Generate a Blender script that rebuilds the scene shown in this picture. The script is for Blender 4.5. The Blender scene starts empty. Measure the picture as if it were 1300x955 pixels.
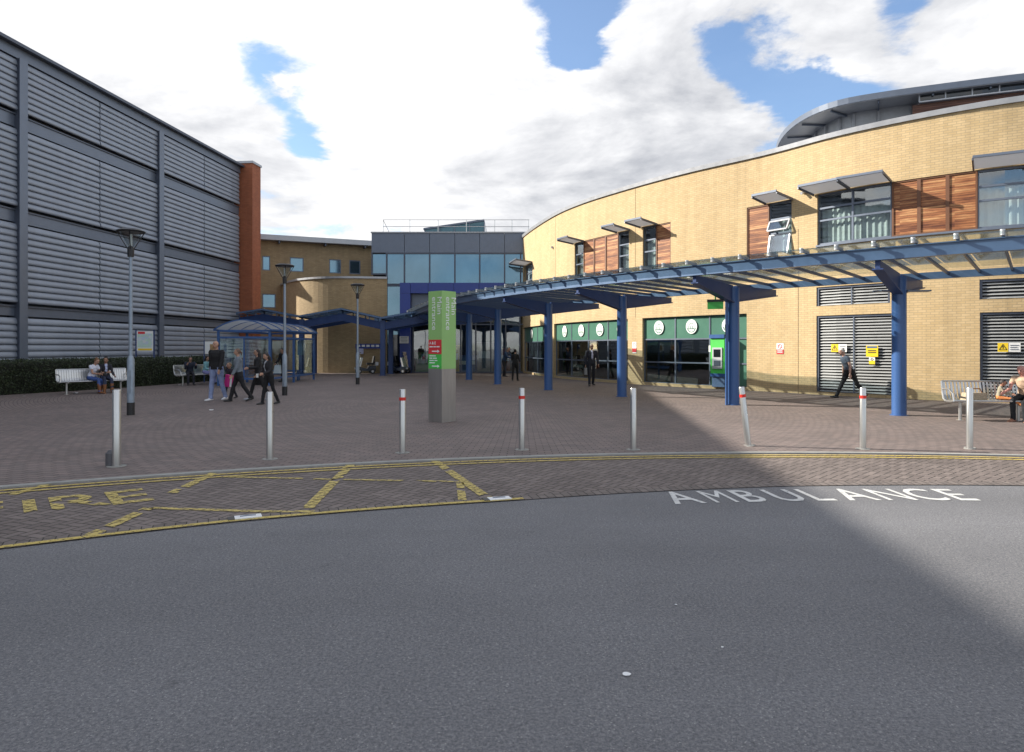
import bpy, bmesh, math, random, time
from mathutils import Vector, Matrix, noise
from mathutils.bvhtree import BVHTree
random.seed(7)
R = math.radians
sc = bpy.context.scene
COL = sc.collection
F = 867.0; CX = 650.0; HY = 442.0; CAMZ = 1.6
def gp(px, py, z=0.0):
    """ground position measured on the photograph (survey helper)"""
    d = F*(CAMZ-z)/(py-HY)
    return Vector(((px-CX)/F*d, d, z))
# ------------------------------------------------------------------ materials
MATS = {}
def N(nt, t, **kw):
    n = nt.nodes.new(t)
    for k, v in kw.items():
        if k.startswith('i_'):
            n.inputs[k[2:].replace('_', ' ')].default_value = v
        else: setattr(n, k, v)
    return n
def mat(name, col, rough=.6, metal=0., var=.08, scale=3., bump=0., bscale=40., spec=.5, coat=0., streak=False):
    if name in MATS: return MATS[name]
    m = bpy.data.materials.new(name); m.use_nodes = True
    nt = m.node_tree; b = nt.nodes['Principled BSDF']; L = nt.links.new
    b.inputs['Roughness'].default_value = rough; b.inputs['Metallic'].default_value = metal
    b.inputs['Specular IOR Level'].default_value = spec; b.inputs['Coat Weight'].default_value = coat
    geo = N(nt, 'ShaderNodeNewGeometry')
    mp = N(nt, 'ShaderNodeMapping'); L(geo.outputs['Position'], mp.inputs['Vector'])
    if streak: mp.inputs['Scale'].default_value = (1, 1, .12)
    n = N(nt, 'ShaderNodeTexNoise', i_Scale=scale, i_Detail=6., i_Roughness=.65); L(mp.outputs[0], n.inputs['Vector'])
    r = N(nt, 'ShaderNodeMapRange'); L(n.outputs['Fac'], r.inputs['Value'])
    r.inputs['From Min'].default_value = .25; r.inputs['From Max'].default_value = .75
    r.inputs['To Min'].default_value = 1-var*1.6; r.inputs['To Max'].default_value = 1+var*1.2
    mx = N(nt, 'ShaderNodeVectorMath', operation='SCALE'); mx.inputs[0].default_value = col[:3]
    L(r.outputs[0], mx.inputs['Scale']); L(mx.outputs[0], b.inputs['Base Color'])
    r2 = N(nt, 'ShaderNodeMapRange'); L(n.outputs['Fac'], r2.inputs['Value'])
    r2.inputs['To Min'].default_value = max(.02, rough-.12*min(1, var*8)); r2.inputs['To Max'].default_value = min(1, rough+.12*min(1, var*8))
    L(r2.outputs[0], b.inputs['Roughness'])
    if bump:
        n2 = N(nt, 'ShaderNodeTexNoise', i_Scale=bscale, i_Detail=5.); L(geo.outputs['Position'], n2.inputs['Vector'])
        bp = N(nt, 'ShaderNodeBump', i_Strength=bump, i_Distance=.02); L(n2.outputs['Fac'], bp.inputs['Height'])
        L(bp.outputs[0], b.inputs['Normal'])
    MATS[name] = m; return m
def brick_mat(name, c1, c2, mortar, bw=.225, bh=.075, ms=.010, var=.12, bump=.4):
    m = bpy.data.materials.new(name); m.use_nodes = True; nt = m.node_tree; L = nt.links.new
    b = nt.nodes['Principled BSDF']; b.inputs['Roughness'].default_value = .85
    uv = N(nt, 'ShaderNodeUVMap'); uv.uv_map = 'UVMap'
    t = N(nt, 'ShaderNodeTexBrick'); t.offset = .5; L(uv.outputs[0], t.inputs['Vector'])
    t.inputs['Scale'].default_value = 1; t.inputs['Brick Width'].default_value = bw; t.inputs['Row Height'].default_value = bh
    t.inputs['Mortar Size'].default_value = ms; t.inputs['Mortar Smooth'].default_value = .3; t.inputs['Bias'].default_value = 0.
    t.inputs['Color1'].default_value = (*c1, 1); t.inputs['Color2'].default_value = (*c2, 1); t.inputs['Mortar'].default_value = (*mortar, 1)
    n = N(nt, 'ShaderNodeTexNoise', i_Scale=.7, i_Detail=8., i_Roughness=.7); L(uv.outputs[0], n.inputs['Vector'])
    r = N(nt, 'ShaderNodeMapRange'); L(n.outputs['Fac'], r.inputs['Value'])
    r.inputs['From Min'].default_value = .3; r.inputs['From Max'].default_value = .7
    r.inputs['To Min'].default_value = 1-var; r.inputs['To Max'].default_value = 1+var*.5
    mps = N(nt, 'ShaderNodeMapping'); L(uv.outputs[0], mps.inputs[0]); mps.inputs['Scale'].default_value = (1.6, .12, 1)
    ns = N(nt, 'ShaderNodeTexNoise', i_Scale=2.2, i_Detail=5.); L(mps.outputs[0], ns.inputs['Vector'])
    rs = N(nt, 'ShaderNodeMapRange'); L(ns.outputs['Fac'], rs.inputs['Value']); rs.inputs['From Min'].default_value = .35; rs.inputs['From Max'].default_value = .68; rs.inputs['To Min'].default_value = 1.03; rs.inputs['To Max'].default_value = .9
    mm = N(nt, 'ShaderNodeMath', operation='MULTIPLY'); L(r.outputs[0], mm.inputs[0]); L(rs.outputs[0], mm.inputs[1]); r = mm
    mx = N(nt, 'ShaderNodeVectorMath', operation='SCALE'); L(t.outputs['Color'], mx.inputs[0]); L(r.outputs[0], mx.inputs['Scale'])
    L(mx.outputs[0], b.inputs['Base Color'])
    bp = N(nt, 'ShaderNodeBump', i_Strength=bump, i_Distance=.01); bp.invert = True; L(t.outputs['Fac'], bp.inputs['Height'])
    L(bp.outputs[0], b.inputs['Normal'])
    MATS[name] = m; return m
def herring_nodes(nt, vec):
    """herringbone block pattern, cells of one unit; returns (joint 0..1, random 0..1)"""
    L = nt.links.new
    def M(op, a, b=None, c=None):
        n = N(nt, 'ShaderNodeMath', operation=op)
        for i, v in enumerate((a, b, c)):
            if v is None: continue
            if isinstance(v, (int, float)): n.inputs[i].default_value = v
            else: L(v, n.inputs[i])
        return n.outputs[0]
    s = N(nt, 'ShaderNodeSeparateXYZ'); L(vec, s.inputs[0])
    X, Y = s.outputs[0], s.outputs[1]
    ix = M('FLOOR', X); iy = M('FLOOR', Y); fx = M('SUBTRACT', X, ix); fy = M('SUBTRACT', Y, iy)
    t = M('FLOORED_MODULO', M('SUBTRACT', ix, iy), 4.)
    t = M('ROUND', t)
    e = [M('COMPARE', t, float(k), .25) for k in range(4)]
    gx = M('SUBTRACT', 1., fx); gy = M('SUBTRACT', 1., fy)
    big = 9.
    def dist(a): # min of distances plus big where not an edge
        r = None
        for v in a: r = v if r is None else M('MINIMUM', r, v)
        return r
    d = [dist([fx, fy, gy]), dist([gx, fy, gy]), dist([fx, gx, gy]), dist([fx, gx, fy])]
    tot = None
    for k in range(4):
        v = M('MULTIPLY', e[k], d[k]); tot = v if tot is None else M('ADD', tot, v)
    idx = M('SUBTRACT', ix, e[1]); idy = M('SUBTRACT', iy, e[2])
    cb = N(nt, 'ShaderNodeCombineXYZ'); L(idx, cb.inputs[0]); L(idy, cb.inputs[1])
    w = N(nt, 'ShaderNodeTexWhiteNoise', noise_dimensions='3D'); L(cb.outputs[0], w.inputs['Vector'])
    mr = N(nt, 'ShaderNodeMapRange', interpolation_type='SMOOTHSTEP'); L(tot, mr.inputs['Value'])
    mr.inputs['From Min'].default_value = .03; mr.inputs['From Max'].default_value = .11
    mr.inputs['To Min'].default_value = 1; mr.inputs['To Max'].default_value = 0
    return mr.outputs[0], w.outputs['Value'], w.outputs['Color']
def paving_mat(name, kind, c1, c2, joint, stain=.18):
    m = bpy.data.materials.new(name); m.use_nodes = True; nt = m.node_tree; L = nt.links.new
    b = nt.nodes['Principled BSDF']; b.inputs['Roughness'].default_value = .8; b.inputs['Specular IOR Level'].default_value = .35
    uv = N(nt, 'ShaderNodeUVMap'); uv.uv_map = 'UVMap'
    geo = N(nt, 'ShaderNodeNewGeometry')
    ramp = N(nt, 'ShaderNodeMix', data_type='RGBA'); ramp.inputs['A'].default_value = (*c1, 1); ramp.inputs['B'].default_value = (*c2, 1)
    if kind == 'herring':
        mp = N(nt, 'ShaderNodeMapping'); L(uv.outputs[0], mp.inputs[0]); mp.inputs['Rotation'].default_value = (0, 0, R(45)); mp.inputs['Scale'].default_value = (10, 10, 10)
        j, rnd, _ = herring_nodes(nt, mp.outputs[0]); L(rnd, ramp.inputs['Factor'])
    else:
        mp = N(nt, 'ShaderNodeMapping'); L(uv.outputs[0], mp.inputs[0]); mp.inputs['Rotation'].default_value = (0, 0, R(90) if kind == 'radial' else 0)
        t = N(nt, 'ShaderNodeTexBrick'); t.offset = .5; L(mp.outputs[0], t.inputs['Vector'])
        t.inputs['Scale'].default_value = 1; t.inputs['Brick Width'].default_value = .2; t.inputs['Row Height'].default_value = .1
        t.inputs['Mortar Size'].default_value = .007; t.inputs['Mortar Smooth'].default_value = .4
        t.inputs['Color1'].default_value = (0, 0, 0, 1); t.inputs['Color2'].default_value = (1, 1, 1, 1); t.inputs['Mortar'].default_value = (.5, .5, .5, 1)
        j = t.outputs['Fac']; L(t.outputs['Color'], ramp.inputs['Factor'])
    mj = N(nt, 'ShaderNodeMix', data_type='RGBA'); L(ramp.outputs['Result'], mj.inputs['A']); mj.inputs['B'].default_value = (*joint, 1); L(j, mj.inputs['Factor'])
    n = N(nt, 'ShaderNodeTexNoise', i_Scale=.55, i_Detail=9., i_Roughness=.72); L(geo.outputs['Position'], n.inputs['Vector'])
    n3 = N(nt, 'ShaderNodeTexNoise', i_Scale=90., i_Detail=3.); L(geo.outputs['Position'], n3.inputs['Vector'])
    r = N(nt, 'ShaderNodeMapRange'); L(n.outputs['Fac'], r.inputs['Value']); r.inputs['From Min'].default_value = .3; r.inputs['From Max'].default_value = .7
    r.inputs['To Min'].default_value = 1-stain; r.inputs['To Max'].default_value = 1+stain*.7
    r3 = N(nt, 'ShaderNodeMapRange'); L(n3.outputs['Fac'], r3.inputs['Value']); r3.inputs['To Min'].default_value = .78; r3.inputs['To Max'].default_value = 1.22
    mu = N(nt, 'ShaderNodeMath', operation='MULTIPLY'); L(r.outputs[0], mu.inputs[0]); L(r3.outputs[0], mu.inputs[1])
    mx = N(nt, 'ShaderNodeVectorMath', operation='SCALE'); L(mj.outputs['Result'], mx.inputs[0]); L(mu.outputs[0], mx.inputs['Scale'])
    L(mx.outputs[0], b.inputs['Base Color'])
    bp = N(nt, 'ShaderNodeBump', i_Strength=.5, i_Distance=.008); bp.invert = True; L(j, bp.inputs['Height']); L(bp.outputs[0], b.inputs['Normal'])
    MATS[name] = m; return m
def asphalt_mat():
    m = bpy.data.materials.new('asphalt'); m.use_nodes = True; nt = m.node_tree; L = nt.links.new
    b = nt.nodes['Principled BSDF']; b.inputs['Roughness'].default_value = .85; b.inputs['Specular IOR Level'].default_value = .35
    geo = N(nt, 'ShaderNodeNewGeometry'); P = geo.outputs['Position']
    big = N(nt, 'ShaderNodeTexNoise', i_Scale=.35, i_Detail=8., i_Roughness=.65); L(P, big.inputs['Vector'])
    sp = N(nt, 'ShaderNodeTexVoronoi', i_Scale=170.); L(P, sp.inputs['Vector'])
    fine = N(nt, 'ShaderNodeTexNoise', i_Scale=55., i_Detail=8., i_Roughness=.95); L(P, fine.inputs['Vector'])
    cr = N(nt, 'ShaderNodeValToRGB'); L(fine.outputs['Fac'], cr.inputs[0])
    e = cr.color_ramp.elements; e[0].position = .36; e[0].color = (.06, .06, .068, 1); e[1].position = .64; e[1].color = (.33, .326, .322, 1)
    x = e.new(.5); x.color = (.147, .148, .157, 1)
    hs = N(nt, 'ShaderNodeSeparateColor'); L(sp.outputs['Color'], hs.inputs[0])
    g = N(nt, 'ShaderNodeMath', operation='GREATER_THAN'); L(hs.outputs[0], g.inputs[0]); g.inputs[1].default_value = .992
    mx = N(nt, 'ShaderNodeMix', data_type='RGBA'); L(g.outputs[0], mx.inputs['Factor']); L(cr.outputs[0], mx.inputs['A']); mx.inputs['B'].default_value = (.34, .33, .32, 1)
    r = N(nt, 'ShaderNodeMapRange'); L(big.outputs['Fac'], r.inputs['Value']); r.inputs['From Min'].default_value = .3; r.inputs['From Max'].default_value = .7
    r.inputs['To Min'].default_value = .86; r.inputs['To Max'].default_value = 1.1
    # drips and old stains, tyre-polished bands along the lane
    st = N(nt, 'ShaderNodeTexNoise', i_Scale=2.6, i_Detail=5., i_Roughness=.5); L(P, st.inputs['Vector'])
    sr_ = N(nt, 'ShaderNodeMapRange', interpolation_type='SMOOTHSTEP'); L(st.outputs['Fac'], sr_.inputs['Value']); sr_.inputs['From Min'].default_value = .66; sr_.inputs['From Max'].default_value = .74; sr_.inputs['To Min'].default_value = 1.; sr_.inputs['To Max'].default_value = .8
    mpb = N(nt, 'ShaderNodeMapping'); L(P, mpb.inputs[0]); mpb.inputs['Scale'].default_value = (.06, .9, 1); mpb.inputs['Rotation'].default_value = (0, 0, R(-8))
    bn = N(nt, 'ShaderNodeTexNoise', i_Scale=1., i_Detail=4.); L(mpb.outputs[0], bn.inputs['Vector'])
    br = N(nt, 'ShaderNodeMapRange'); L(bn.outputs['Fac'], br.inputs['Value']); br.inputs['From Min'].default_value = .3; br.inputs['From Max'].default_value = .7; br.inputs['To Min'].default_value = .92; br.inputs['To Max'].default_value = 1.08
    k1 = N(nt, 'ShaderNodeMath', operation='MULTIPLY'); L(r.outputs[0], k1.inputs[0]); L(sr_.outputs[0], k1.inputs[1]); k2 = N(nt, 'ShaderNodeMath', operation='MULTIPLY'); L(k1.outputs[0], k2.inputs[0]); L(br.outputs[0], k2.inputs[1])
    s = N(nt, 'ShaderNodeVectorMath', operation='SCALE'); L(mx.outputs['Result'], s.inputs[0]); L(k2.outputs[0], s.inputs['Scale'])
    L(s.outputs[0], b.inputs['Base Color'])
    bp = N(nt, 'ShaderNodeBump', i_Strength=.6, i_Distance=.006); L(fine.outputs['Fac'], bp.inputs['Height']); L(bp.outputs[0], b.inputs['Normal'])
    MATS['asphalt'] = m; return m
def paint_mat(name, col, keep=.62, joints=None):
    """worn road paint: real gaps where it has come off"""
    m = bpy.data.materials.new(name); m.use_nodes = True; nt = m.node_tree; L = nt.links.new
    b = nt.nodes['Principled BSDF']; b.inputs['Roughness'].default_value = .7
    geo = N(nt, 'ShaderNodeNewGeometry')
    n = N(nt, 'ShaderNodeTexNoise', i_Scale=28., i_Detail=6., i_Roughness=.75); L(geo.outputs['Position'], n.inputs['Vector'])
    r = N(nt, 'ShaderNodeMapRange', interpolation_type='SMOOTHSTEP'); L(n.outputs['Fac'], r.inputs['Value'])
    r.inputs['From Min'].default_value = keep-.06; r.inputs['From Max'].default_value = keep+.06
    n2 = N(nt, 'ShaderNodeTexNoise', i_Scale=5., i_Detail=5.); L(geo.outputs['Position'], n2.inputs['Vector'])
    r2 = N(nt, 'ShaderNodeMapRange'); L(n2.outputs['Fac'], r2.inputs['Value']); r2.inputs['To Min'].default_value = .7; r2.inputs['To Max'].default_value = 1.15
    mx = N(nt, 'ShaderNodeVectorMath', operation='SCALE'); mx.inputs[0].default_value = col; L(r2.outputs[0], mx.inputs['Scale'])
    L(mx.outputs[0], b.inputs['Base Color'])
    fac = r.outputs[0]
    if joints:
        uv = N(nt, 'ShaderNodeUVMap'); uv.uv_map = 'UVMap'
        mp = N(nt, 'ShaderNodeMapping'); L(uv.outputs[0], mp.inputs[0]); mp.inputs['Rotation'].default_value = (0, 0, R(45)); mp.inputs['Scale'].default_value = (10, 10, 10)
        j, rnd, _ = herring_nodes(nt, mp.outputs[0])
        a = N(nt, 'ShaderNodeMath', operation='GREATER_THAN'); L(rnd, a.inputs[0]); a.inputs[1].default_value = joints
        q = N(nt, 'ShaderNodeMath', operation='MAXIMUM'); L(j, q.inputs[0]); L(a.outputs[0], q.inputs[1])
        q2 = N(nt, 'ShaderNodeMath', operation='MAXIMUM'); L(q.outputs[0], q2.inputs[0]); L(fac, q2.inputs[1]); fac = q2.outputs[0]
    tr = N(nt, 'ShaderNodeBsdfTransparent'); ms = N(nt, 'ShaderNodeMixShader')
    L(fac, ms.inputs[0]); L(b.outputs[0], ms.inputs[1]); L(tr.outputs[0], ms.inputs[2])
    L(ms.outputs[0], nt.nodes['Material Output'].inputs['Surface'])
    MATS[name] = m; return m
def glass_mat(name, tint=(.8, .9, .88), ior=1.5, rough=.02, refl=1.0):
    m = bpy.data.materials.new(name); m.use_nodes = True; nt = m.node_tree; L = nt.links.new
    nt.nodes.remove(nt.nodes['Principled BSDF'])
    tr = N(nt, 'ShaderNodeBsdfTransparent'); tr.inputs[0].default_value = (*tint, 1)
    gl = N(nt, 'ShaderNodeBsdfGlossy'); gl.inputs['Roughness'].default_value = rough; gl.inputs['Color'].default_value = (refl, refl, refl, 1)
    geo = N(nt, 'ShaderNodeNewGeometry')
    dt = N(nt, 'ShaderNodeVectorMath', operation='DOT_PRODUCT'); L(geo.outputs['Incoming'], dt.inputs[0]); L(geo.outputs['Normal'], dt.inputs[1])
    def M(op, a, b=0.):
        n = N(nt, 'ShaderNodeMath', operation=op)
        for i, v in enumerate((a, b)):
            if isinstance(v, (int, float)): n.inputs[i].default_value = v
            else: L(v, n.inputs[i])
        return n.outputs[0]
    f0 = 2*((ior-1)/(ior+1))**2
    fr = M('ADD', M('MULTIPLY', M('POWER', M('SUBTRACT', 1., M('ABSOLUTE', dt.outputs['Value'])), 5.), 1-f0), f0)
    n = N(nt, 'ShaderNodeTexNoise', i_Scale=.9, i_Detail=2.); L(geo.outputs['Position'], n.inputs['Vector'])
    bp = N(nt, 'ShaderNodeBump', i_Strength=.05, i_Distance=.05); L(n.outputs['Fac'], bp.inputs['Height']); L(bp.outputs[0], gl.inputs['Normal'])
    ms = N(nt, 'ShaderNodeMixShader'); L(fr, ms.inputs[0]); L(tr.outputs[0], ms.inputs[1]); L(gl.outputs[0], ms.inputs[2])
    L(ms.outputs[0], nt.nodes['Material Output'].inputs['Surface'])
    MATS[name] = m; return m
def wood_mat(name, cols):
    """horizontal cedar slats, every slat its own tone"""
    m = bpy.data.materials.new(name); m.use_nodes = True; nt = m.node_tree; L = nt.links.new
    b = nt.nodes['Principled BSDF']; b.inputs['Roughness'].default_value = .55
    geo = N(nt, 'ShaderNodeNewGeometry'); sp = N(nt, 'ShaderNodeSeparateXYZ'); L(geo.outputs['Position'], sp.inputs[0])
    def M(op, a, b_=0.):
        n = N(nt, 'ShaderNodeMath', operation=op)
        for i, v in enumerate((a, b_)):
            if isinstance(v, (int, float)): n.inputs[i].default_value = v
            else: L(v, n.inputs[i])
        return n.outputs[0]
    row = M('DIVIDE', sp.outputs[2], .07); fl = M('FLOOR', row); fr = M('FRACT', row)
    panel = M('FLOOR', M('MULTIPLY', sp.outputs[0], .9))
    cb = N(nt, 'ShaderNodeCombineXYZ'); L(fl, cb.inputs[0]); L(panel, cb.inputs[1]); w = N(nt, 'ShaderNodeTexWhiteNoise', noise_dimensions='3D'); L(cb.outputs[0], w.inputs['Vector'])
    mp = N(nt, 'ShaderNodeMapping'); L(geo.outputs['Position'], mp.inputs[0]); mp.inputs['Scale'].default_value = (.9, .9, 9.)
    n = N(nt, 'ShaderNodeTexNoise', i_Scale=1.1, i_Detail=7., i_Roughness=.65); L(mp.outputs[0], n.inputs['Vector'])
    v = M('ADD', M('MULTIPLY', w.outputs['Value'], .45), M('MULTIPLY', M('SUBTRACT', n.outputs['Fac'], .36), 1.9))
    cr = N(nt, 'ShaderNodeValToRGB'); L(v, cr.inputs[0]); e = cr.color_ramp.elements
    e[0].position = .12; e[0].color = (*cols[0], 1); e[1].position = .85; e[1].color = (*cols[2], 1); k = e.new(.5); k.color = (*cols[1], 1)
    gap = N(nt, 'ShaderNodeMath', operation='LESS_THAN'); L(fr, gap.inputs[0]); gap.inputs[1].default_value = .13
    mj = N(nt, 'ShaderNodeMix', data_type='RGBA'); L(cr.outputs[0], mj.inputs['A']); mj.inputs['B'].default_value = (cols[0][0]*.35, cols[0][1]*.35, cols[0][2]*.35, 1); L(gap.outputs[0], mj.inputs['Factor'])
    L(mj.outputs['Result'], b.inputs['Base Color'])
    bp = N(nt, 'ShaderNodeBump', i_Strength=.6, i_Distance=.01); bp.invert = True; L(gap.outputs[0], bp.inputs['Height']); L(bp.outputs[0], b.inputs['Normal'])
    MATS[name] = m; return m
# ------------------------------------------------------------------ mesh builder
class MB:
    def __init__(s): s.v = []; s.f = []; s.mi = []; s.uv = {}
    def add(s, vs, fs, mi=0, uvs=None):
        o = len(s.v); s.v += [Vector(v) for v in vs]
        for k, f in enumerate(fs):
            if uvs: s.uv[len(s.f)] = [uvs[i] for i in f]
            s.f.append([i+o for i in f]); s.mi.append(mi)
        return s
    def obox(s, o, a, b, c, mi=0):
        o, a, b, c = map(Vector, (o, a, b, c))
        if a.cross(b).dot(c) < 0: a, b = b, a
        vs = [o, o+a, o+a+b, o+b, o+c, o+a+c, o+a+b+c, o+b+c]
        return s.add(vs, [(3, 2, 1, 0), (4, 5, 6, 7), (0, 1, 5, 4), (1, 2, 6, 5), (2, 3, 7, 6), (3, 0, 4, 7)], mi)
    def box(s, c, size, rz=0, mi=0):
        a = Vector((math.cos(rz), math.sin(rz), 0))*size[0]; b = Vector((-math.sin(rz), math.cos(rz), 0))*size[1]; z = Vector((0, 0, size[2]))
        return s.obox(Vector(c)-a/2-b/2-z/2, a, b, z, mi)
    def bar(s, p0, p1, w, h, up=(0, 0, 1), mi=0):
        """rectangular bar whose centre line is p0-p1; w across, h along up"""
        p0, p1 = Vector(p0), Vector(p1); d = p1-p0; up = Vector(up)
        a = d.cross(up)
        if a.length < 1e-6: a = d.cross(Vector((1, 0, 0)))
        a = a.normalized()*w; u = a.cross(d).normalized()*h
        return s.obox(p0-a/2-u/2, d, a, u, mi)
    def prism(s, poly, vec, mi=0):
        """polygon (list of 3d points) extruded by vec"""
        poly = [Vector(p) for p in poly]; vec = Vector(vec); n = len(poly)
        nn = Vector((0, 0, 0))
        for i in range(n): nn += poly[i].cross(poly[(i+1) % n])
        if nn.dot(vec) < 0: poly.reverse()
        vs = poly+[p+vec for p in poly]
        fs = [tuple(range(n-1, -1, -1)), tuple(range(n, 2*n))]+[(i, (i+1) % n, (i+1) % n+n, i+n) for i in range(n)]
        return s.add(vs, fs, mi)
    def tube(s, pts, rad, n=12, mi=0, caps=True, ell=None):
        """loft of circles along pts; rad a number or one per point; ell=(sideways factor per point, side vector)"""
        pts = [Vector(p) for p in pts]; m = len(pts)
        if isinstance(rad, (int, float)): rad = [rad]*m
        vs = []; prev = None
        for i, p in enumerate(pts):
            d = (pts[min(i+1, m-1)]-pts[max(i-1, 0)])
            if d.length < 1e-9: d = Vector((0, 0, 1))
            d.normalize()
            if ell: a = Vector(ell[1])
            elif prev is not None: a = prev
            else: a = Vector((1, 0, 0)) if abs(d.x) < .9 else Vector((0, 1, 0))
            a = (a-d*a.dot(d)).normalized(); prev = a; b = d.cross(a)
            k = ell[0][i] if ell else 1
            for j in range(n):
                t = 2*math.pi*j/n; vs.append(p+a*math.cos(t)*rad[i]*k+b*math.sin(t)*rad[i])
        fs = [(i*n+j, i*n+(j+1) % n, (i+1)*n+(j+1) % n, (i+1)*n+j) for i in range(m-1) for j in range(n)]
        if caps: fs += [tuple(range(n-1, -1, -1)), tuple(range((m-1)*n, m*n))]
        return s.add(vs, fs, mi)
    def ball(s, c, r, n=12, mi=0, M=None):
        if isinstance(r, (int, float)): r = (r, r, r)
        vs = []; fs = []; k = n//2
        for i in range(k+1):
            p = math.pi*i/k
            for j in range(n):
                t = 2*math.pi*j/n
                q = Vector((math.sin(p)*math.cos(t)*r[0], math.sin(p)*math.sin(t)*r[1], math.cos(p)*r[2]))
                if M: q = M @ q
                vs.append(Vector(c)+q)
        for i in range(k):
            for j in range(n): fs.append((i*n+j, (i+1)*n+j, (i+1)*n+(j+1) % n, i*n+(j+1) % n))
        return s.add(vs, fs, mi)
    def mesh(s, name, mats, off=(0, 0, 0), uvf=None, smooth=False):
        me = bpy.data.meshes.new(name); off = Vector(off)
        me.from_pydata([v-off for v in s.v], [], s.f)
        if not isinstance(mats, (list, tuple)): mats = [mats]
        for m in mats: me.materials.append(m)
        me.polygons.foreach_set('material_index', s.mi)
        uv = me.uv_layers.new(name='UVMap'); dat = [0.]*(2*len(me.loops)); li = 0
        for k, p in enumerate(me.polygons):
            n = p.normal
            if k in s.uv:
                for q, u in enumerate(s.uv[k]): dat[2*li] = u[0]; dat[2*li+1] = u[1]; li += 1
                continue
            for vi in p.vertices:
                w = s.v[vi]
                if uvf: u = uvf(w)
                elif abs(n.z) > .7: u = (w.x, w.y)
                else:
                    t = Vector((-n.y, n.x, 0)).normalized(); u = (w.dot(t), w.z)
                dat[2*li] = u[0]; dat[2*li+1] = u[1]; li += 1
        uv.data.foreach_set('uv', dat)
        if smooth:
            me.polygons.foreach_set('use_smooth', [True]*len(me.polygons)); me.set_sharp_from_angle(angle=R(40))
        me.validate(); me.update(); return me
    def build(s, name, mats, parent=None, off=None, uvf=None, smooth=False, loc=None, **tags):
        if off is None: off = Vector(parent['_o']) if parent is not None and '_o' in parent else Vector((0, 0, 0))
        o = bpy.data.objects.new(name, s.mesh(name, mats, off if parent is not None or loc is None else loc, uvf, smooth)); COL.objects.link(o)
        if parent is not None: o.parent = parent; o['_o'] = list(off)
        elif loc is not None: o.location = loc; o['_o'] = list(loc)
        for k, v in tags.items(): o[k] = v
        return o
def thing(name, label, cat, loc=(0, 0, 0), group=None, rz=0, local=False):
    o = bpy.data.objects.new(name, None); COL.objects.link(o); o.location = loc; o.rotation_euler[2] = rz
    o['label'] = label; o['category'] = cat; o['_o'] = [0, 0, 0] if local else list(loc)
    o.empty_display_size = .2
    if group: o['group'] = group
    return o
def copy_tree(o, parent=None):
    c = o.copy(); COL.objects.link(c)
    if parent is not None: c.parent = parent
    for ch in list(o.children): copy_tree(ch, c)
    return c
def textmesh(txt, size, align='LEFT', ext=0., spacing=1., bold=0.):
    cu = bpy.data.curves.new('t', 'FONT'); cu.body = txt; cu.size = size; cu.align_x = align; cu.extrude = ext; cu.space_character = spacing; cu.offset = bold
    cu.resolution_u = 3
    o = bpy.data.objects.new('t', cu); COL.objects.link(o); bpy.context.view_layer.update()
    me = bpy.data.meshes.new_from_object(o.evaluated_get(bpy.context.evaluated_depsgraph_get()))
    bpy.data.objects.remove(o); bpy.data.curves.remove(cu); return me
def addtext(mb, txt, size, M, align='LEFT', ext=0., mi=0, spacing=1., bold=0., sub=0):
    me = textmesh(txt, size, align, ext, spacing, bold)
    mb.add([M @ v.co for v in me.vertices], [tuple(p.vertices) for p in me.polygons], mi); bpy.data.meshes.remove(me)
def frame(o, x, y):
    """matrix with local x,y axes in the world and origin o (z = x cross y)"""
    x = Vector(x).normalized(); y = Vector(y).normalized(); z = x.cross(y)
    M = Matrix.Identity(4)
    for i in range(3): M[i][0] = x[i]; M[i][1] = y[i]; M[i][2] = z[i]; M[i][3] = o[i]
    return M
class Curve2:
    def __init__(s, pts, smooth=0, step=.25):
        P = [Vector(p) for p in pts]; Q = []
        P = [P[0]*2-P[1]]+P+[P[-1]*2-P[-2]]
        for i in range(1, len(P)-2):
            for k in range(24):
                t = k/24; a, b, c, d = P[i-1:i+3]
                Q.append(.5*((2*b)+(c-a)*t+(2*a-5*b+4*c-d)*t*t+(3*b-a-3*c+d)*t**3))
        Q.append(P[-2]); s.Q = s._res(Q, step)
        for _ in range(smooth):
            q = s.Q; s.Q = [q[0]]+[(q[i-1]+2*q[i]+q[i+1])/4 for i in range(1, len(q)-1)]+[q[-1]]
        s.S = [0]
        for i in range(1, len(s.Q)): s.S.append(s.S[-1]+(s.Q[i]-s.Q[i-1]).length)
        s.len = s.S[-1]
    def _res(s, Q, step):
        S = [0]
        for i in range(1, len(Q)): S.append(S[-1]+(Q[i]-Q[i-1]).length)
        n = int(S[-1]/step); out = []; j = 0
        for k in range(n+1):
            t = S[-1]*k/n
            while j < len(S)-2 and S[j+1] < t: j += 1
            out.append(Q[j].lerp(Q[j+1], (t-S[j])/max(1e-9, S[j+1]-S[j])))
        return out
    def p(s, t):
        t = max(0, min(s.len, t)); lo, hi = 0, len(s.S)-1
        while hi-lo > 1:
            m = (lo+hi)//2
            if s.S[m] <= t: lo = m
            else: hi = m
        return s.Q[lo].lerp(s.Q[hi], (t-s.S[lo])/(s.S[hi]-s.S[lo]))
    def t(s, t): return (s.p(min(s.len, t+.2))-s.p(max(0, t-.2))).normalized()
    def n(s, t): v = s.t(t); return Vector((v.y, -v.x))   # right-hand side of travel
    def at(s, t, off=0., z=0.):
        p = s.p(t)+s.n(t)*off; return Vector((p.x, p.y, z))
    def find(s, px):
        r = (px-CX)/F; best = None
        for i in range(len(s.Q)-1):
            a, b = s.Q[i], s.Q[i+1]; fa, fb = a.x-r*a.y, b.x-r*b.y
            if fa*fb <= 0: best = s.S[i]+(s.S[i+1]-s.S[i])*abs(fa)/(abs(fa)+abs(fb)+1e-9)
        return best
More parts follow.
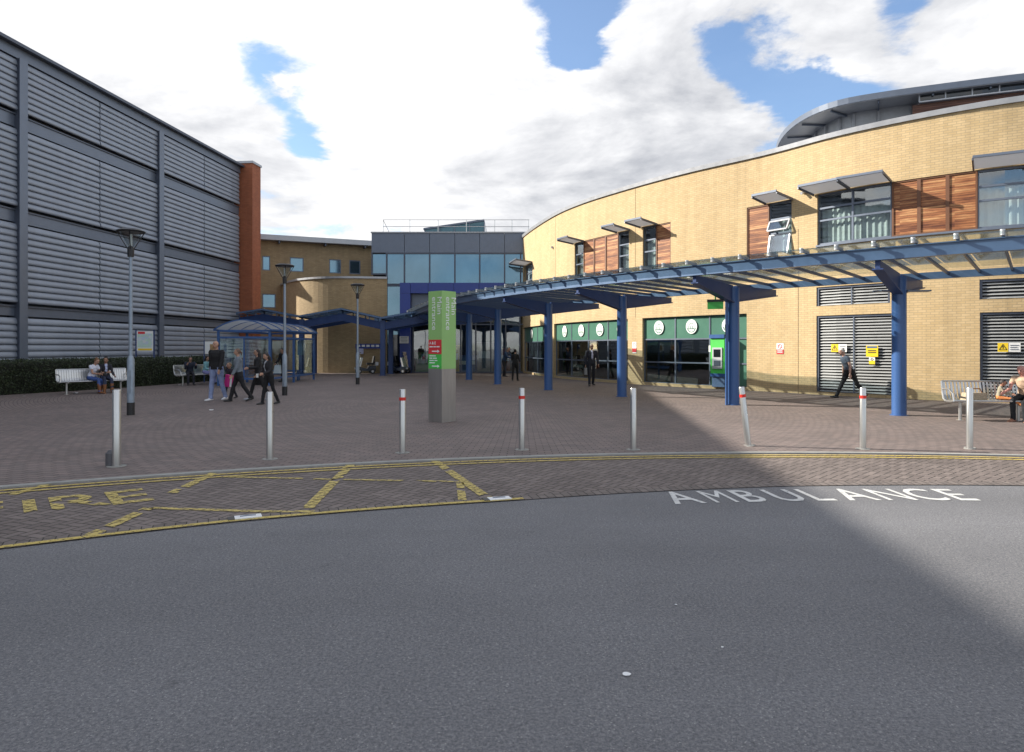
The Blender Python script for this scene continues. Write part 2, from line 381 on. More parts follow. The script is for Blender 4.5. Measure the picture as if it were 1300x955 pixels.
def sweep(mb, cv, s0, s1, prof, step=.5, mi=0, closed=True, caps=True):
    """prof: list of (off, z) swept along the curve"""
    n = max(1, int((s1-s0)/step)); m = len(prof); vs = []; us = []
    for i in range(n+1):
        t = s0+(s1-s0)*i/n
        for (o, z) in prof: vs.append(cv.at(t, o, z)); us.append((t, z+o))
    fs = []
    for i in range(n):
        for j in range(m if closed else m-1):
            k = (j+1) % m; fs.append((i*m+j, i*m+k, (i+1)*m+k, (i+1)*m+j))
    if caps and closed: fs += [tuple(range(m-1, -1, -1)), tuple(range(n*m, n*m+m))]
    o = len(mb.f); mb.add(vs, fs, mi, us)
# ------------------------------------------------------------------ material library
ASPH = asphalt_mat()
PAVE = paving_mat('plaza_blocks', 'ring', (.165, .137, .128), (.225, .177, .162), (.05, .043, .04))
STRIP = paving_mat('herringbone_blocks', 'herring', (.14, .115, .105), (.2, .165, .15), (.045, .04, .036), .2)
KERB = mat('kerb_concrete', (.3, .3, .28), .8, var=.15, scale=4, bump=.3)
YBRICK = brick_mat('buff_brick', (.58, .43, .235), (.51, .37, .19), (.39, .3, .18), bump=.2, var=.09)
TBRICK = brick_mat('tan_brick', (.44, .325, .18), (.36, .26, .14), (.28, .22, .14), ms=.008)
RBRICK = brick_mat('red_brick', (.42, .13, .055), (.33, .095, .04), (.25, .12, .08), ms=.008)
LOUV = mat('blue_grey_cladding', (.27, .305, .365), .42, .2, var=.1, scale=1.4, streak=True)
STEEL_DK = mat('dark_grey_steel', (.085, .1, .135), .45, .2, var=.1)
GREY = mat('grey_metal', (.15, .178, .23), .4, .3, var=.06)
LGREY = mat('pale_grey_metal', (.5, .51, .53), .45, .3, var=.05)
COPING = mat('coping_metal', (.4, .41, .43), .4, .4, var=.08)
DARK = mat('black_recess', (.012, .012, .014), .8, var=.05)
BLUE = mat('blue_paint', (.045, .115, .3), .38, .1, var=.09, scale=2.2, streak=True, coat=.15)
BLUE_DK = mat('dark_blue_paint', (.03, .06, .17), .4, .1, var=.08)
BLUE_PANEL = mat('blue_panel', (.02, .045, .25), .3, .1, var=.06)
BLUEGREY = mat('blue_grey_paint', (.12, .19, .32), .4, .25, var=.08)
GREENP = mat('green_panel', (.075, .185, .135), .3, var=.06)
WHITE = mat('white_paint', (.75, .76, .76), .5, var=.04)
STAINL = mat('stainless_steel', (.56, .56, .55), .3, .85, var=.08, scale=9, streak=True)
GALV = mat('galvanised_steel', (.3, .36, .43), .5, .5, var=.12, scale=8)
BLACK = mat('black_plastic', (.02, .02, .022), .5, var=.05)
RED = mat('red_band', (.65, .03, .02), .45, var=.04)
YELLOW = mat('yellow_sign', (.85, .6, .02), .5, var=.03)
SIGNWH = mat('sign_white', (.8, .8, .78), .5, var=.03)
SIGNRED = mat('sign_red', (.7, .04, .05), .5, var=.03)
SIGNGR = mat('sign_green', (.31, .55, .19), .45, var=.03)
SIGNGR2 = mat('bright_green', (.08, .55, .09), .45, var=.03)
TEXTW = mat('lettering_white', (.85, .87, .85), .5, var=.02)
TEXTB = mat('lettering_black', (.03, .03, .03), .5, var=.02)
WOOD = wood_mat('cedar_slats', ((.12, .035, .014), (.33, .125, .045), (.56, .3, .13)))
WOOD_SHADE = wood_mat('shaded_cedar', ((.06, .02, .012), (.12, .045, .025), (.17, .07, .04)))  # penthouse cedar, its shade darkened into the slat colours
GLASS = glass_mat('clear_glass', (.84, .9, .9), 1.75)
GLASSROOF = glass_mat('roof_glass', (.7, .76, .77), 1.5, .05)
GLASSDK = mat('dark_glazing', (.012, .016, .018), .05, var=.03, spec=.8)
GLASSBL = mat('teal_glazing', (.15, .25, .32), .04, var=.1, scale=.6, spec=1.0)
GLASSBL.node_tree.nodes['Principled BSDF'].inputs['Metallic'].default_value = .8
CURT = mat('curtain', (.78, .78, .76), .8, var=.06)
POLY = mat('polycarbonate', (.6, .63, .66), .35, var=.1)
SKIN = mat('skin', (.5, .29, .2), .55, var=.05)
# ------------------------------------------------------------------ ground
KC = Vector((4.2, -10.5)); KR = 21.0; RZ = -.02
def pol(r, deg, z=0.): a = R(deg); return Vector((KC.x+r*math.sin(a), KC.y+r*math.cos(a), z))
def topol(p): v = Vector((p.x, p.y))-KC; return v.length, math.degrees(math.atan2(v.x, v.y))
def uvpol(w): r, a = topol(w); return (R(a)*20.0, r)
def ring(mb, r0, r1, a0, a1, z, step=1.0, h=0., mi=0):
    n = max(1, int(abs(a1-a0)/step)); f0 = r0 if callable(r0) else (lambda a: r0); f1 = r1 if callable(r1) else (lambda a: r1)
    vs = []
    for i in range(n+1):
        a = a0+(a1-a0)*i/n
        vs += [pol(f0(a), a, z), pol(f1(a), a, z)]+([pol(f0(a), a, z-h), pol(f1(a), a, z-h)] if h else [])
    k = 4 if h else 2; fs = []
    for i in range(n):
        o, q = i*k, (i+1)*k
        fs.append((o, q, q+1, o+1))
        if h: fs += [(o+2, q+2, q, o), (o+1, q+1, q+3, o+3)]
    if h: fs += [(0, 1, 3, 2), (n*k, n*k+2, n*k+3, n*k+1)]
    mb.add(vs, fs, mi)
g = MB(); g.add([(-400, -400, RZ), (400, -400, RZ), (400, 600, RZ), (-400, 600, RZ)], [(0, 1, 2, 3)])
g.build('asphalt_road', ASPH, kind='structure')
# plaza of block paving behind the kerb
A0, A1 = -75, 60
PC0 = Vector((0.5, 31.0))
def uvplaza(w): v = Vector((w.x, w.y))-PC0; return (math.atan2(v.x, -v.y)*18.0, v.length)
g = MB(); rr_ = [KR+.04+.8*i for i in range(30)]+[KR+24+3*i for i in range(24)]; nn_ = 180; vs = []
for i in range(nn_+1):
    for r_ in rr_: vs.append(pol(r_, A0+(A1-A0)*i/nn_, 0))
k_ = len(rr_); g.add(vs, [(i*k_+j, (i+1)*k_+j, (i+1)*k_+j+1, i*k_+j+1) for i in range(nn_) for j in range(k_-1)])
for q, vi in enumerate(g.f):   # keep the angle continuous across the cut behind the centre
    us = [uvplaza(g.v[t]) for t in vi]
    if max(u[0] for u in us)-min(u[0] for u in us) > 50: us = [(u[0]+(2*math.pi*18 if u[0] < 0 else 0), u[1]) for u in us]
    g.uv[q] = us
g.build('paved_plaza', PAVE, kind='structure')
g = MB(); ring(g, KR-.07, KR+.05, A0, A1, .003, .8, h=.05); g.build('kerb', KERB, kind='structure')
rin = [(-75, 17.8), (-27.5, 18.02), (-21.9, 18.16), (-13.5, 18.22), (-8.9, 18.36), (-3, 18.52), (5.8, 18.62), (20, 18.7), (60, 18.75)]
def rinner(a):
    for (a0, r0), (a1, r1) in zip(rin, rin[1:]):
        if a <= a1: t = max(0, (a-a0)/(a1-a0)); return r0+(r1-r0)*t
    return rin[-1][1]
g = MB(); ring(g, lambda a: rinner(a)+.0, KR-.07, A0, A1, RZ+.004, 1.); g.build('block_paved_lay_by', STRIP, uvf=uvpol, kind='structure')
# line of edging blocks beside the asphalt
EDGE = paving_mat('edging_blocks', 'radial', (.13, .11, .1), (.19, .16, .145), (.035, .03, .027), .2)
g = MB(); ring(g, lambda a: rinner(a)-.01, lambda a: rinner(a)+.2, A0, A1, RZ+.008, 1.); g.build('edging_course', EDGE, uvf=uvpol, kind='structure')
YP = paint_mat('yellow_road_paint', (.55, .42, .11), .57); YPH = paint_mat('yellow_paint_on_blocks', (.55, .43, .13), .58, .88)
WP = paint_mat('white_road_paint', (.62, .62, .6), .62)
g = MB(); ring(g, 20.74, 20.81, A0, A1, RZ+.0125); ring(g, 20.56, 20.63, A0, A1, RZ+.0125); g.build('double_yellow_lines', YP, uvf=uvpol, kind='structure')
g = MB(); ring(g, lambda a: rinner(a)-.005, lambda a: rinner(a)+.075, A0, -12.9, RZ+.0135); g.build('yellow_bay_line', YP, uvf=uvpol, kind='structure')
def line(mb, a, b, w, z=RZ+.012):
    a, b = gp(*a, RZ), gp(*b, RZ); d = (b-a).normalized(); s = Vector((-d.y, d.x, 0))*w/2
    n = max(1, int((b-a).length/.3)); vs = []
    for i in range(n+1):
        p = a.lerp(b, i/n); p.z = z; vs += [p-s, p+s]
    mb.add(vs, [(2*i, 2*i+2, 2*i+3, 2*i+1) for i in range(n)])
g = MB()
zz = RZ+.0105
line(g, (15, 629), (77, 611), .11, zz); line(g, (218, 627), (279, 598), .12, zz)
line(g, (274, 606), (385, 608.5), .07, zz); line(g, (398, 609), (583, 612.5), .07, zz)
line(g, (391, 646), (448, 588), .12, zz); line(g, (549, 584), (622, 635), .12, zz)
line(g, (584, 614), (587, 636), .09, zz)
line(g, (112, 682), (189, 646), .12, zz); line(g, (192, 646), (330, 650.5), .08, zz); line(g, (330, 650.5), (399, 650.5), .08, zz)
g.build('yellow_bay_hatching', YPH, uvf=uvpol, kind='structure')
g = MB()
for ch, q, rot in (('F', (-66, 663), 37), ('I', (21, 655.5), 37), ('R', (57, 651), 37), ('E', (135, 643), 37)):
    o = gp(*q, RZ); x = Vector((math.cos(R(rot)), math.sin(R(rot)), 0)); y = Vector((-x.y, x.x, 0))
    M = frame((o.x, o.y, RZ+.0112), x, y) @ Matrix.Diagonal((.85, 1, 1, 1)); addtext(g, ch, 1.08, M, bold=.012)
g.build('fire_lettering', YPH, uvf=uvpol, kind='structure')
g = MB()
for i, ch in enumerate('AMBULANCE'):
    th = -8.1+1.228*i
    r0 = 17.76; o = pol(r0, th+(.12 if ch == 'M' else 0), RZ+.005); a = R(th); x = Vector((math.cos(a), -math.sin(a), 0)); y = Vector((math.sin(a), math.cos(a), 0))
    w = .6 if ch != 'M' else .47
    M = frame(o, x, y) @ Matrix.Diagonal((w, 1, 1, 1)); addtext(g, ch, .84, M, bold=0 if ch in 'MN' else .006)
th = 4.9; a = R(th); x = Vector((math.cos(a), -math.sin(a), 0)); y = Vector((math.sin(a), math.cos(a), 0))
addtext(g, 'S', .84, frame(pol(17.8, th+.25, RZ+.006), x, y) @ Matrix.Diagonal((.62, 1, 1, 1)))
g.build('ambulance_lettering', WP, kind='structure')
# ------------------------------------------------------------------ louvred building on the left
fx0, fk = -20.97, .0957
FD = Vector((fk, 1, 0)).normalized(); FN = Vector((1, -fk, 0)).normalized()
def fac(y, off=0., z=0.): return Vector((fx0+fk*y, y, z))+FN*off
LB = thing('louvred_building', 'long three storey building clad in blue grey horizontal louvres behind the hedge', 'building', fac(25, 0, 0))
ys = [-8.2, .2, 8.7, 17.15, 25.6, 34.1, 42.3]
b = MB(); b.prism([fac(-9, -.35, 0), fac(42.4, -.35, 0), fac(42.4, -14, 0), fac(-9, -14, 0)], (0, 0, 12.75)); b.build('wall', GREY, LB)
rows = [(.25, 2.72), (3.28, 6.23), (6.88, 9.77), (10.45, 12.36)]
lr_ = random.Random(11)
def louvre(y0, y1, z0, z1):
    m = MB(); n = max(1, round((z1-z0)/.245)); h = (z1-z0)/n
    for i in range(n):
        z = z0+i*h+lr_.uniform(-.004, .004); big = (1.25 if i == 0 else 1)*lr_.uniform(.94, 1.06)
        prof = [(.03, z+h*1.0), (.058, z+h*.88), (.085*big, z+h*.62), (.1*big, z+h*.34), (.1*big, z+h*.16), (.085*big, z+h*.05), (.05, z+.004), (.02, z+.004)]
        a = [fac(y0, o+.02, zz_) for o, zz_ in prof]; c = [fac(y1, o+.02, zz_) for o, zz_ in prof]; k = len(prof)
        m.add(a+c, [(j, j+1, j+1+k, j+k) for j in range(k-1)]+[tuple(range(k)), tuple(range(2*k-1, k-1, -1))])
    return m
for y0, y1 in zip(ys, ys[1:]):
    ym = (y0+y1)/2
    for za, zb in rows:
        louvre(y0+.16, ym-.03, za, zb).build('louvre_panel', LOUV, LB, smooth=True); louvre(ym+.03, y1-.16, za, zb).build('louvre_panel', LOUV, LB, smooth=True)
for (za, zb) in ((2.8, 3.2), (6.3, 6.8), (9.85, 10.37)):
    m = MB(); m.obox(fac(ys[0], -.3, za), fac(ys[-1], -.3, za)-fac(ys[0], -.3, za), FN*.3, (0, 0, zb-za)); m.build('rail_beam', GREY, LB)
    m = MB(); m.obox(fac(ys[0], .003, zb-.07), fac(ys[-1], 0, 0)-fac(ys[0], 0, 0), FN*.05, (0, 0, .05)); m.build('rail_flange', STEEL_DK, LB)
for y in ys[:-1]:
    m = MB(); m.obox(fac(y-.15, -.3, 0), FD*.3, FN*.52, (0, 0, 12.4)); m.build('column', STEEL_DK, LB)
    m = MB(); m.obox(fac(y-.19, .222, 0), FD*.38, FN*.02, (0, 0, 12.4)); m.build('column_flange', GREY, LB)
m = MB(); m.obox(fac(-9, -.4, 12.41), fac(42.3, 0, 0)-fac(-9, 0, 0), FN*.5, (0, 0, .38)); m.build('fascia', GREY, LB)
m = MB(); m.prism([fac(-9, .35, 12.79), fac(42.4, .35, 12.79), fac(42.4, -14, 13.2), fac(-9, -14, 13.2)], (0, 0, .12)); m.build('roof', STEEL_DK, LB)
m = MB(); m.obox(fac(42.36, -.9, 0), FD*1.1, FN*1.75, (0, 0, 13.05)); pil = m.build('brick_pier', RBRICK, LB)
m = MB(); m.obox(fac(42.3, -.96, 13.05), FD*1.22, FN*1.87, (0, 0, .14)); m.build('pier_cap', COPING, pil)
# hedge in front of it
HB = [(-19.0, 14.5), (-18.2, 19), (-17.2, 23.2), (-15.75, 27.1), (-14.95, 31), (-14.5, 34), (-14.6, 35.5)]
hm = MB(); rnd = random.Random(3)
hc = Curve2(HB, 2, .3)
core = MB(); sweep(core, hc, 0, hc.len, [(-.12, 0), (-.12, .95), (-.25, 1.1), (-1.5, 1.1), (-1.5, 0)], .5); 
for i in range(46000):
    t = rnd.uniform(0, hc.len); u = rnd.random()
    if u < .66: off, z = rnd.gauss(-.06, .05), rnd.uniform(.0, 1.12)
    else: off, z = rnd.uniform(-1.5, .0), 1.14+rnd.gauss(0, .035)
    b_ = noise.noise(Vector((t*1.3, z*1.6, off)))*.1
    if u < .66: off += b_
    else: z += b_*.6
    p = hc.at(t, off, z); s_ = rnd.uniform(.018, .04)
    a = Vector((rnd.gauss(0, 1), rnd.gauss(0, 1), rnd.gauss(0, .6))).normalized(); c = a.cross(Vector((rnd.gauss(0, 1), rnd.gauss(0, 1), rnd.gauss(0, 1)))).normalized()
    hm.add([p-a*s_, p+c*s_*.55, p+a*s_, p-c*s_*.55], [(0, 1, 2, 3)], 0 if rnd.random() < .7 else 1)
HEDG1 = mat('hedge_leaf', (.028, .042, .017), .6, var=.25, scale=1.2); HEDG2 = mat('hedge_leaf_light', (.05, .07, .028), .55, var=.2)
H = thing('hedge', 'long clipped dark green hedge running along the foot of the louvred building', 'hedge', (-17, 25, 0))
hm.build('foliage', [HEDG1, HEDG2], H); core.build('inner_branches', mat('hedge_dark', (.012, .014, .008), .9), H)
# ------------------------------------------------------------------ curved brick building on the right
WC = Curve2([(.75, 52), (.5, 47.5), (.75, 43.6), (2.15, 37.2), (3.45, 33.6), (5.26, 30.4), (6.8, 28.1), (7.76, 26.9), (9.47, 24.95), (10.8, 22.95), (11.96, 21.7), (13.2, 20.6), (14.9, 19.5), (18, 18.3), (22, 17.4), (27, 17.1)], 14, .2)
DR = thing('curved_brick_building', 'large curved building of buff brick with cedar panels on the right', 'building', (10, 30, 0))
S = WC.find
wallH = 8.68
ops = []  # s0,s1,z0,z1
def win(px0, px1, z0, z1): r = (S(px0) if px0 < 1290 else None, S(px1), z0, z1); ops.append(r); return r
w_f0 = win(664, 697, .12, 2.9); w_f = win(703.4, 797, .12, 2.9); w_g = win(815.5, 948, .12, 2.9)
sh1 = win(1036.5, 1136, .1, 2.7); sh2 = (S(1244), S(1244)+3.6, .1, 2.65); ops.append(sh2)
v1 = win(1036.5, 1130, 3.03, 3.68); v2 = (S(1243.5), S(1243.5)+3.6, 3.03, 3.62); ops.append(v2)
u_e = win(666.5, 676, 4.9, 6.75)
u_d = win(729.5, 798.5, 4.78, 6.85); u_d2 = win(816, 851.5, 4.78, 6.85)
u_a = win(948, 1005, 4.75, 6.88)
u_b = (S(1037.5), S(1241)+2.6, 5.12, 6.86); ops.append(u_b)
sb = {0., WC.len}; zb = {0., wallH}
for o in ops: sb |= {o[0], o[1]}; zb |= {o[2], o[3]}
x = 0
while x < WC.len: sb.add(x); x += .5
sb = sorted(sb); zb = sorted(zb)
w = MB()
def inside(s, z): return any(o[0]-1e-4 < s < o[1]+1e-4 and o[2]-1e-4 < z < o[3]+1e-4 for o in ops)
for i in range(len(sb)-1):
    if sb[i+1]-sb[i] < 1e-5: continue
    for j in range(len(zb)-1):
        if inside((sb[i]+sb[i+1])/2, (zb[j]+zb[j+1])/2): continue
        a, c, z0, z1 = sb[i], sb[i+1], zb[j], zb[j+1]
        w.add([WC.at(a, 0, z0), WC.at(c, 0, z0), WC.at(c, 0, z1), WC.at(a, 0, z1)], [(0, 1, 2, 3)], 0, [(a, z0), (c, z0), (c, z1), (a, z1)])
D = -.2
for (a, c, z0, z1) in ops:
    n_ = max(1, int((c-a)/.5))
    for z in (z0, z1):
        for i in range(n_):
            p, q = a+(c-a)*i/n_, a+(c-a)*(i+1)/n_
            w.add([WC.at(p, 0, z), WC.at(q, 0, z), WC.at(q, D, z), WC.at(p, D, z)], [(0, 1, 2, 3)], 0, [(p, z), (q, z), (q, z+.1), (p, z+.1)])
    for t in (a, c): w.add([WC.at(t, 0, z0), WC.at(t, 0, z1), WC.at(t, D, z1), WC.at(t, D, z0)], [(0, 1, 2, 3)], 0, [(t, z0), (t, z1), (t+.2, z1), (t+.2, z0)])
w.build('wall', YBRICK, DR)
m = MB(); sweep(m, WC, 0, WC.len, [(.07, wallH), (.09, wallH+.16), (-.35, wallH+.2), (-.35, wallH)], .5); m.build('coping', COPING, DR)
m = MB(); back = [WC.at(t, -.3, wallH-.3) for t in [WC.len*i/60 for i in range(61)]]+[Vector((27, 60, wallH-.3)), Vector((.75, 60, wallH-.3))]
m.prism(back, (0, 0, .2)); m.build('roof_deck', STEEL_DK, DR)
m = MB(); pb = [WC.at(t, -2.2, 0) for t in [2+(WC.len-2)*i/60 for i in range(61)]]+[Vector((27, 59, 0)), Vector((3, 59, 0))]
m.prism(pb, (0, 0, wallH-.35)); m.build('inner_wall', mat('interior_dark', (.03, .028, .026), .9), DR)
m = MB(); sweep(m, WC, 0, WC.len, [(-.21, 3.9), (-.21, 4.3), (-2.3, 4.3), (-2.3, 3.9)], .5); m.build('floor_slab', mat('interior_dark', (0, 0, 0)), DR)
for px in (705, 806.5, 1013):   # movement joints
    t = S(px); m = MB(); m.obox(WC.at(t, .002, 2.95 if px < 1000 else 0), WC.t(t).to_3d()*.02, WC.n(t).to_3d()*.004, (0, 0, 5.8)); m.build('movement_joint', mat('joint', (.25, .18, .1), .9), DR)
def fr_bar(m, s0, s1, z0, z1, off, th=.07, mi=0):
    n_ = max(1, int((s1-s0)/.6))
    for i in range(n_):
        a, c = s0+(s1-s0)*i/n_, s0+(s1-s0)*(i+1)/n_
        p, q = WC.at(a, off, z0), WC.at(c, off, z0); nn = WC.n((a+c)/2).to_3d(); m.obox(p, q-p, -nn*th, (0, 0, z1-z0), mi)
def pane(m, s0, s1, z0, z1, off): fr_bar(m, s0, s1, z0, z1, off, .012)
def shopfront(name, o, divs, label, emb=True, last_solid=False):
    s0, s1, z0, z1 = o; f = MB(); t = .055; off = -.1; ds = [s0]+[S(p) for p in divs]+[s1]; zs = [z0, 1.0, 1.97, z1]
    for z in zs: fr_bar(f, s0, s1, max(z0, z-t/2), min(z1, z+t/2), off)
    for d in ds: fr_bar(f, max(s0, d-t/2), min(s1, d+t/2), z0+t/2, z1-t/2, off-.003)
    W = f.build('window_frame', GREY, DR, label=label)
    for i, (a, c) in enumerate(zip(ds, ds[1:])):
        m = MB(); pane(m, a+.03, c-.03, 2.0, z1-.03, off-.03); m.build('green_panel', GREENP, W)
        m = MB(); pane(m, a+.03, c-.03, z0+.03, .97, off-.035); pane(m, a+.03, c-.03, 1.03, 1.94, off-.035)
        m.build('glass_pane', GREENP if (last_solid and i == len(ds)-2) else GLASS, W)
        if emb and not (i == len(ds)-2 and (s1-ds[-2]) < .5):
            tt = (a+c)/2 + (c-a)*(.12 if not last_solid else 0); e = MB(); cc = WC.at(tt, off+.005, 2.47); tx = WC.t(tt).to_3d(); nn = WC.n(tt).to_3d()
            M = frame(cc, tx, (0, 0, 1)); N_ = 28; rx, rz = .27, .29
            e.prism([M @ Vector((rx*math.cos(2*math.pi*k/N_), rz*math.sin(2*math.pi*k/N_), 0)) for k in range(N_)], nn*.012, 0)
            M2 = frame(cc+nn*.014, tx, (0, 0, 1))
            def ar(r, a0, a1, w_, cx=0, cz=0):
                k = 10; vs = []
                for q in range(k+1):
                    g_ = R(a0+(a1-a0)*q/k)
                    for rr in (r-w_/2, r+w_/2): vs.append(M2 @ Vector((cx+rr*math.cos(g_)*.93, cz+rr*math.sin(g_), 0)))
                e.add(vs, [(2*q, 2*q+2, 2*q+3, 2*q+1) for q in range(k)], 1)
            ar(.225, 190, 350, .04); ar(.11, 20, 160, .03, 0, .03); ar(.07, 200, 340, .03, -.07, -.03); ar(.07, 200, 340, .03, .07, -.03)
            for xx in (-.13, -.05, .05, .13): e.add([M2 @ Vector(v) for v in ((xx-.016, -.12, 0), (xx+.016, -.12, 0), (xx+.016, .04, 0), (xx-.016, .04, 0))], [(0, 1, 2, 3)], 1)
            e.build('round_emblem', [TEXTW, GREENP], W)
    return W
shopfront('a', w_f0, [680], 'narrow café glazing at the far end beside the entrance')
shopfront('b', w_f, [723, 744.5, 769.5], 'café glazing with green header panels left of the wall sign')
shopfront('c', w_g, [855, 899], 'café glazing with green header panels beside the cash machine', last_solid=True)
SLAT = mat('louvre_slat', (.34, .35, .35), .5, .2)
def shutter(o, nm, label=None):
    s0, s1, z0, z1 = o; m = MB(); f = MB()
    fr_bar(f, s0, s0+.07, z0, z1, -.03); fr_bar(f, s1-.07, s1, z0, z1, -.03); fr_bar(f, s0+.07, s1-.07, z1-.07, z1, -.03)
    P = f.build(nm, STEEL_DK, DR)
    n_ = int((z1-z0-.07)/.095); h = (z1-z0-.07)/n_; k = max(1, int((s1-s0)/.6))
    for i in range(n_):
        z = z0+i*h
        for j in range(k):
            a, c = s0+.07+(s1-s0-.14)*j/k, s0+.07+(s1-s0-.14)*(j+1)/k
            pr = [(-.13, z+h*.85), (-.07, z+h*.4), (-.066, z+h*.24), (-.12, z+h*.3)]
            v = [WC.at(a, *q) for q in pr]+[WC.at(c, *q) for q in pr]
            m.add(v, [(q, (q+1) % 4, (q+1) % 4+4, q+4) for q in range(4)])
    m.build('slats', SLAT, P); m = MB(); fr_bar(m, s0, s1, z0, z1, -.17, .02); m.build('backing', DARK, P)
    m = MB(); sm = (s0+s1)/2; fr_bar(m, sm-.02, sm+.02, z0, z1-.07, -.05, .02); m.build('centre_stile', GREY, P)
for o, nm in ((sh1, 'louvred_door'), (sh2, 'louvred_door'), (v1, 'vent_grille'), (v2, 'vent_grille')): shutter(o, nm)
# upper windows
def upwin(s0, s1, z0, z1, cols, trans=True, label=None, open_=False):
    f = MB(); t = .06; off = -.06
    for z in (z0, z1-t): fr_bar(f, s0, s1, z, z+t, off)
    h = z1-z0; tz = [z1-h*.28, z1-h*.52]
    for z in tz: fr_bar(f, s0, s1, z-t/2, z+t/2, off)
    ds = [s0+(s1-s0)*i/cols for i in range(cols+1)]
    for d in ds: fr_bar(f, max(s0, d-t/2), min(s1, d+t/2), z0+t, z1-t, off-.003)
    W = f.build('upper_window', GREY, DR)
    m = MB(); pane(m, s0+.02, s1-.02, z0+.03, z1-.03, off-.035); m.build('glass_pane', GLASS, W)
    if s1-s0 > .5:
        m = MB(); vs = []; k = int((s1-s0)/.04)
        for i in range(k+1):
            a = s0+(s1-s0)*i/k; o_ = -.3+.03*math.sin(i*1.3)+.02*math.sin(i*.37); vs += [WC.at(a, o_, z0), WC.at(a, o_, z1-.52)]
        m.add(vs, [(2*i, 2*i+2, 2*i+3, 2*i+1) for i in range(k)]); m.build('curtain', CURT, W, smooth=True)
    return W
def cedar(s0, s1, z0, z1, n_):
    for i in range(n_):
        a, c = s0+(s1-s0)*i/n_, s0+(s1-s0)*(i+1)/n_
        f = MB(); t = .05
        for p, q in ((a, a+t), (c-t, c)): fr_bar(f, p, q, z0, z1, -.02)
        for p, q in ((z0, z0+t), (z1-t, z1)): fr_bar(f, a+t, c-t, p, q, -.023)
        P = f.build('cedar_panel', mat('cedar_frame', (.16, .07, .035), .6), DR)
        b_ = MB(); nseg = 1; p0, q0 = WC.at(a+t, -.05, z0+t), WC.at(c-t, -.05, z0+t); nn = WC.n((a+c)/2).to_3d(); b_.obox(p0, q0-p0, -nn*.03, (0, 0, z1-z0-2*t)); b_.build('slatted_infill', WOOD, P)
AWN = bpy.data.materials.new('perforated_sunshade'); AWN.use_nodes = True; nt = AWN.node_tree; b_ = nt.nodes['Principled BSDF']; b_.inputs['Base Color'].default_value = (.55, .56, .6, 1); b_.inputs['Roughness'].default_value = .5
tl = N(nt, 'ShaderNodeBsdfTranslucent'); tl.inputs[0].default_value = (.7, .72, .76, 1); ms = N(nt, 'ShaderNodeMixShader'); ms.inputs[0].default_value = .5
nt.links.new(b_.outputs[0], ms.inputs[1]); nt.links.new(tl.outputs[0], ms.inputs[2]); nt.links.new(ms.outputs[0], nt.nodes['Material Output'].inputs[0])
def shade(s0, s1, z, proj=.95, n_=1):
    for i in range(n_):
        a, c = s0+(s1-s0)*i/n_, s0+(s1-s0)*(i+1)/n_-(.03 if n_ > 1 else 0)
        m = MB(); p = [WC.at(a-.06, .03, z-.04), WC.at(c+.06 if i == n_-1 else c, .03, z-.04), WC.at(c+.06 if i == n_-1 else c, proj, z+.09), WC.at(a-.06, proj, z+.09)]
        m.prism(p, (0, 0, .02)); SH = m.build('sunshade', AWN, DR)
        m = MB(); m.bar(p[3]+Vector((0, 0, .03)), p[2]+Vector((0, 0, .02)), .05, .075); m.build('edge_trim', GREY, SH)
        for q in (0, 1): m = MB(); m.bar(p[q]+Vector((0, 0, -.03)), p[3-q]+Vector((0, 0, -.03)), .04, .08); m.build('bracket', STEEL_DK, SH)
upwin(S(667), S(676), 4.9, 6.75, 1); shade(S(666), S(675.5), 6.85, 1.0)
upwin(S(729.5), S(740), 4.78, 6.85, 1); cedar(S(740)+.01, S(784.5), 4.9, 6.85, 3); upwin(S(785), S(798.5), 4.78, 6.85, 1)
upwin(S(816), S(832), 4.78, 6.85, 1); cedar(S(832)+.01, S(851.5), 4.78, 6.85, 1)
shade(S(729.5), S(741), 6.9); shade(S(785), S(799), 6.93); shade(S(815), S(833), 6.93)
cedar(S(948), S(976), 4.75, 6.88, 1); upwin(S(976)+.01, S(1005), 4.75, 6.88, 1); shade(S(975), S(1005), 6.95, .95)
# the open sashes of that window
s0, s1 = S(977), S(1004); nn = WC.n((s0+s1)/2).to_3d(); tx = WC.t((s0+s1)/2).to_3d()
for (z1_, z0_, o1, o0) in ((6.2, 5.85, .02, .2), (5.7, 4.95, .0, .17)):
    f = MB(); A, B = WC.at(s0+.03, o1, z1_), WC.at(s1-.03, o1, z1_); C_, D_ = WC.at(s1-.03, o0, z0_), WC.at(s0+.03, o0, z0_)
    for p, q in ((A, B), (B, C_), (C_, D_), (D_, A)): f.bar(p, q, .05, .05, nn)
    sa = f.build('open_sash', COPING, DR); m = MB(); m.prism([A, B, C_, D_], nn*.01); m.build('glass_pane', GLASS, sa)
upwin(S(1037.5), S(1131), 5.12, 6.86, 2); cedar(S(1132), S(1241), 5.12, 6.86, 3); upwin(S(1241)+.01, S(1241)+2.6, 5.12, 6.86, 2)
shade(S(1036), S(1131), 6.93, .95, 2); shade(S(1239), S(1241)+2.6, 6.93, .95, 2)
m = MB(); fr_bar(m, S(1036.5), S(1241)+2.65, 5.06, 5.12, .05, .25); m.build('sill', GREY, DR)
t_ = S(1022); m = MB(); c_ = WC.at(t_, .06, 7.05); m.box(c_, (.1, .14, .1), 0); m.tube([c_+Vector((0, 0, -.02)), c_+WC.n(t_).to_3d()*.16+Vector((0, 0, -.08))], .05, 8); m.build('flood_lamp', LGREY, DR)
t_ = S(702); m = MB(); c_ = WC.at(t_, .06, 7.05); m.box(c_, (.1, .14, .1), 0); m.build('flood_lamp', LGREY, DR)
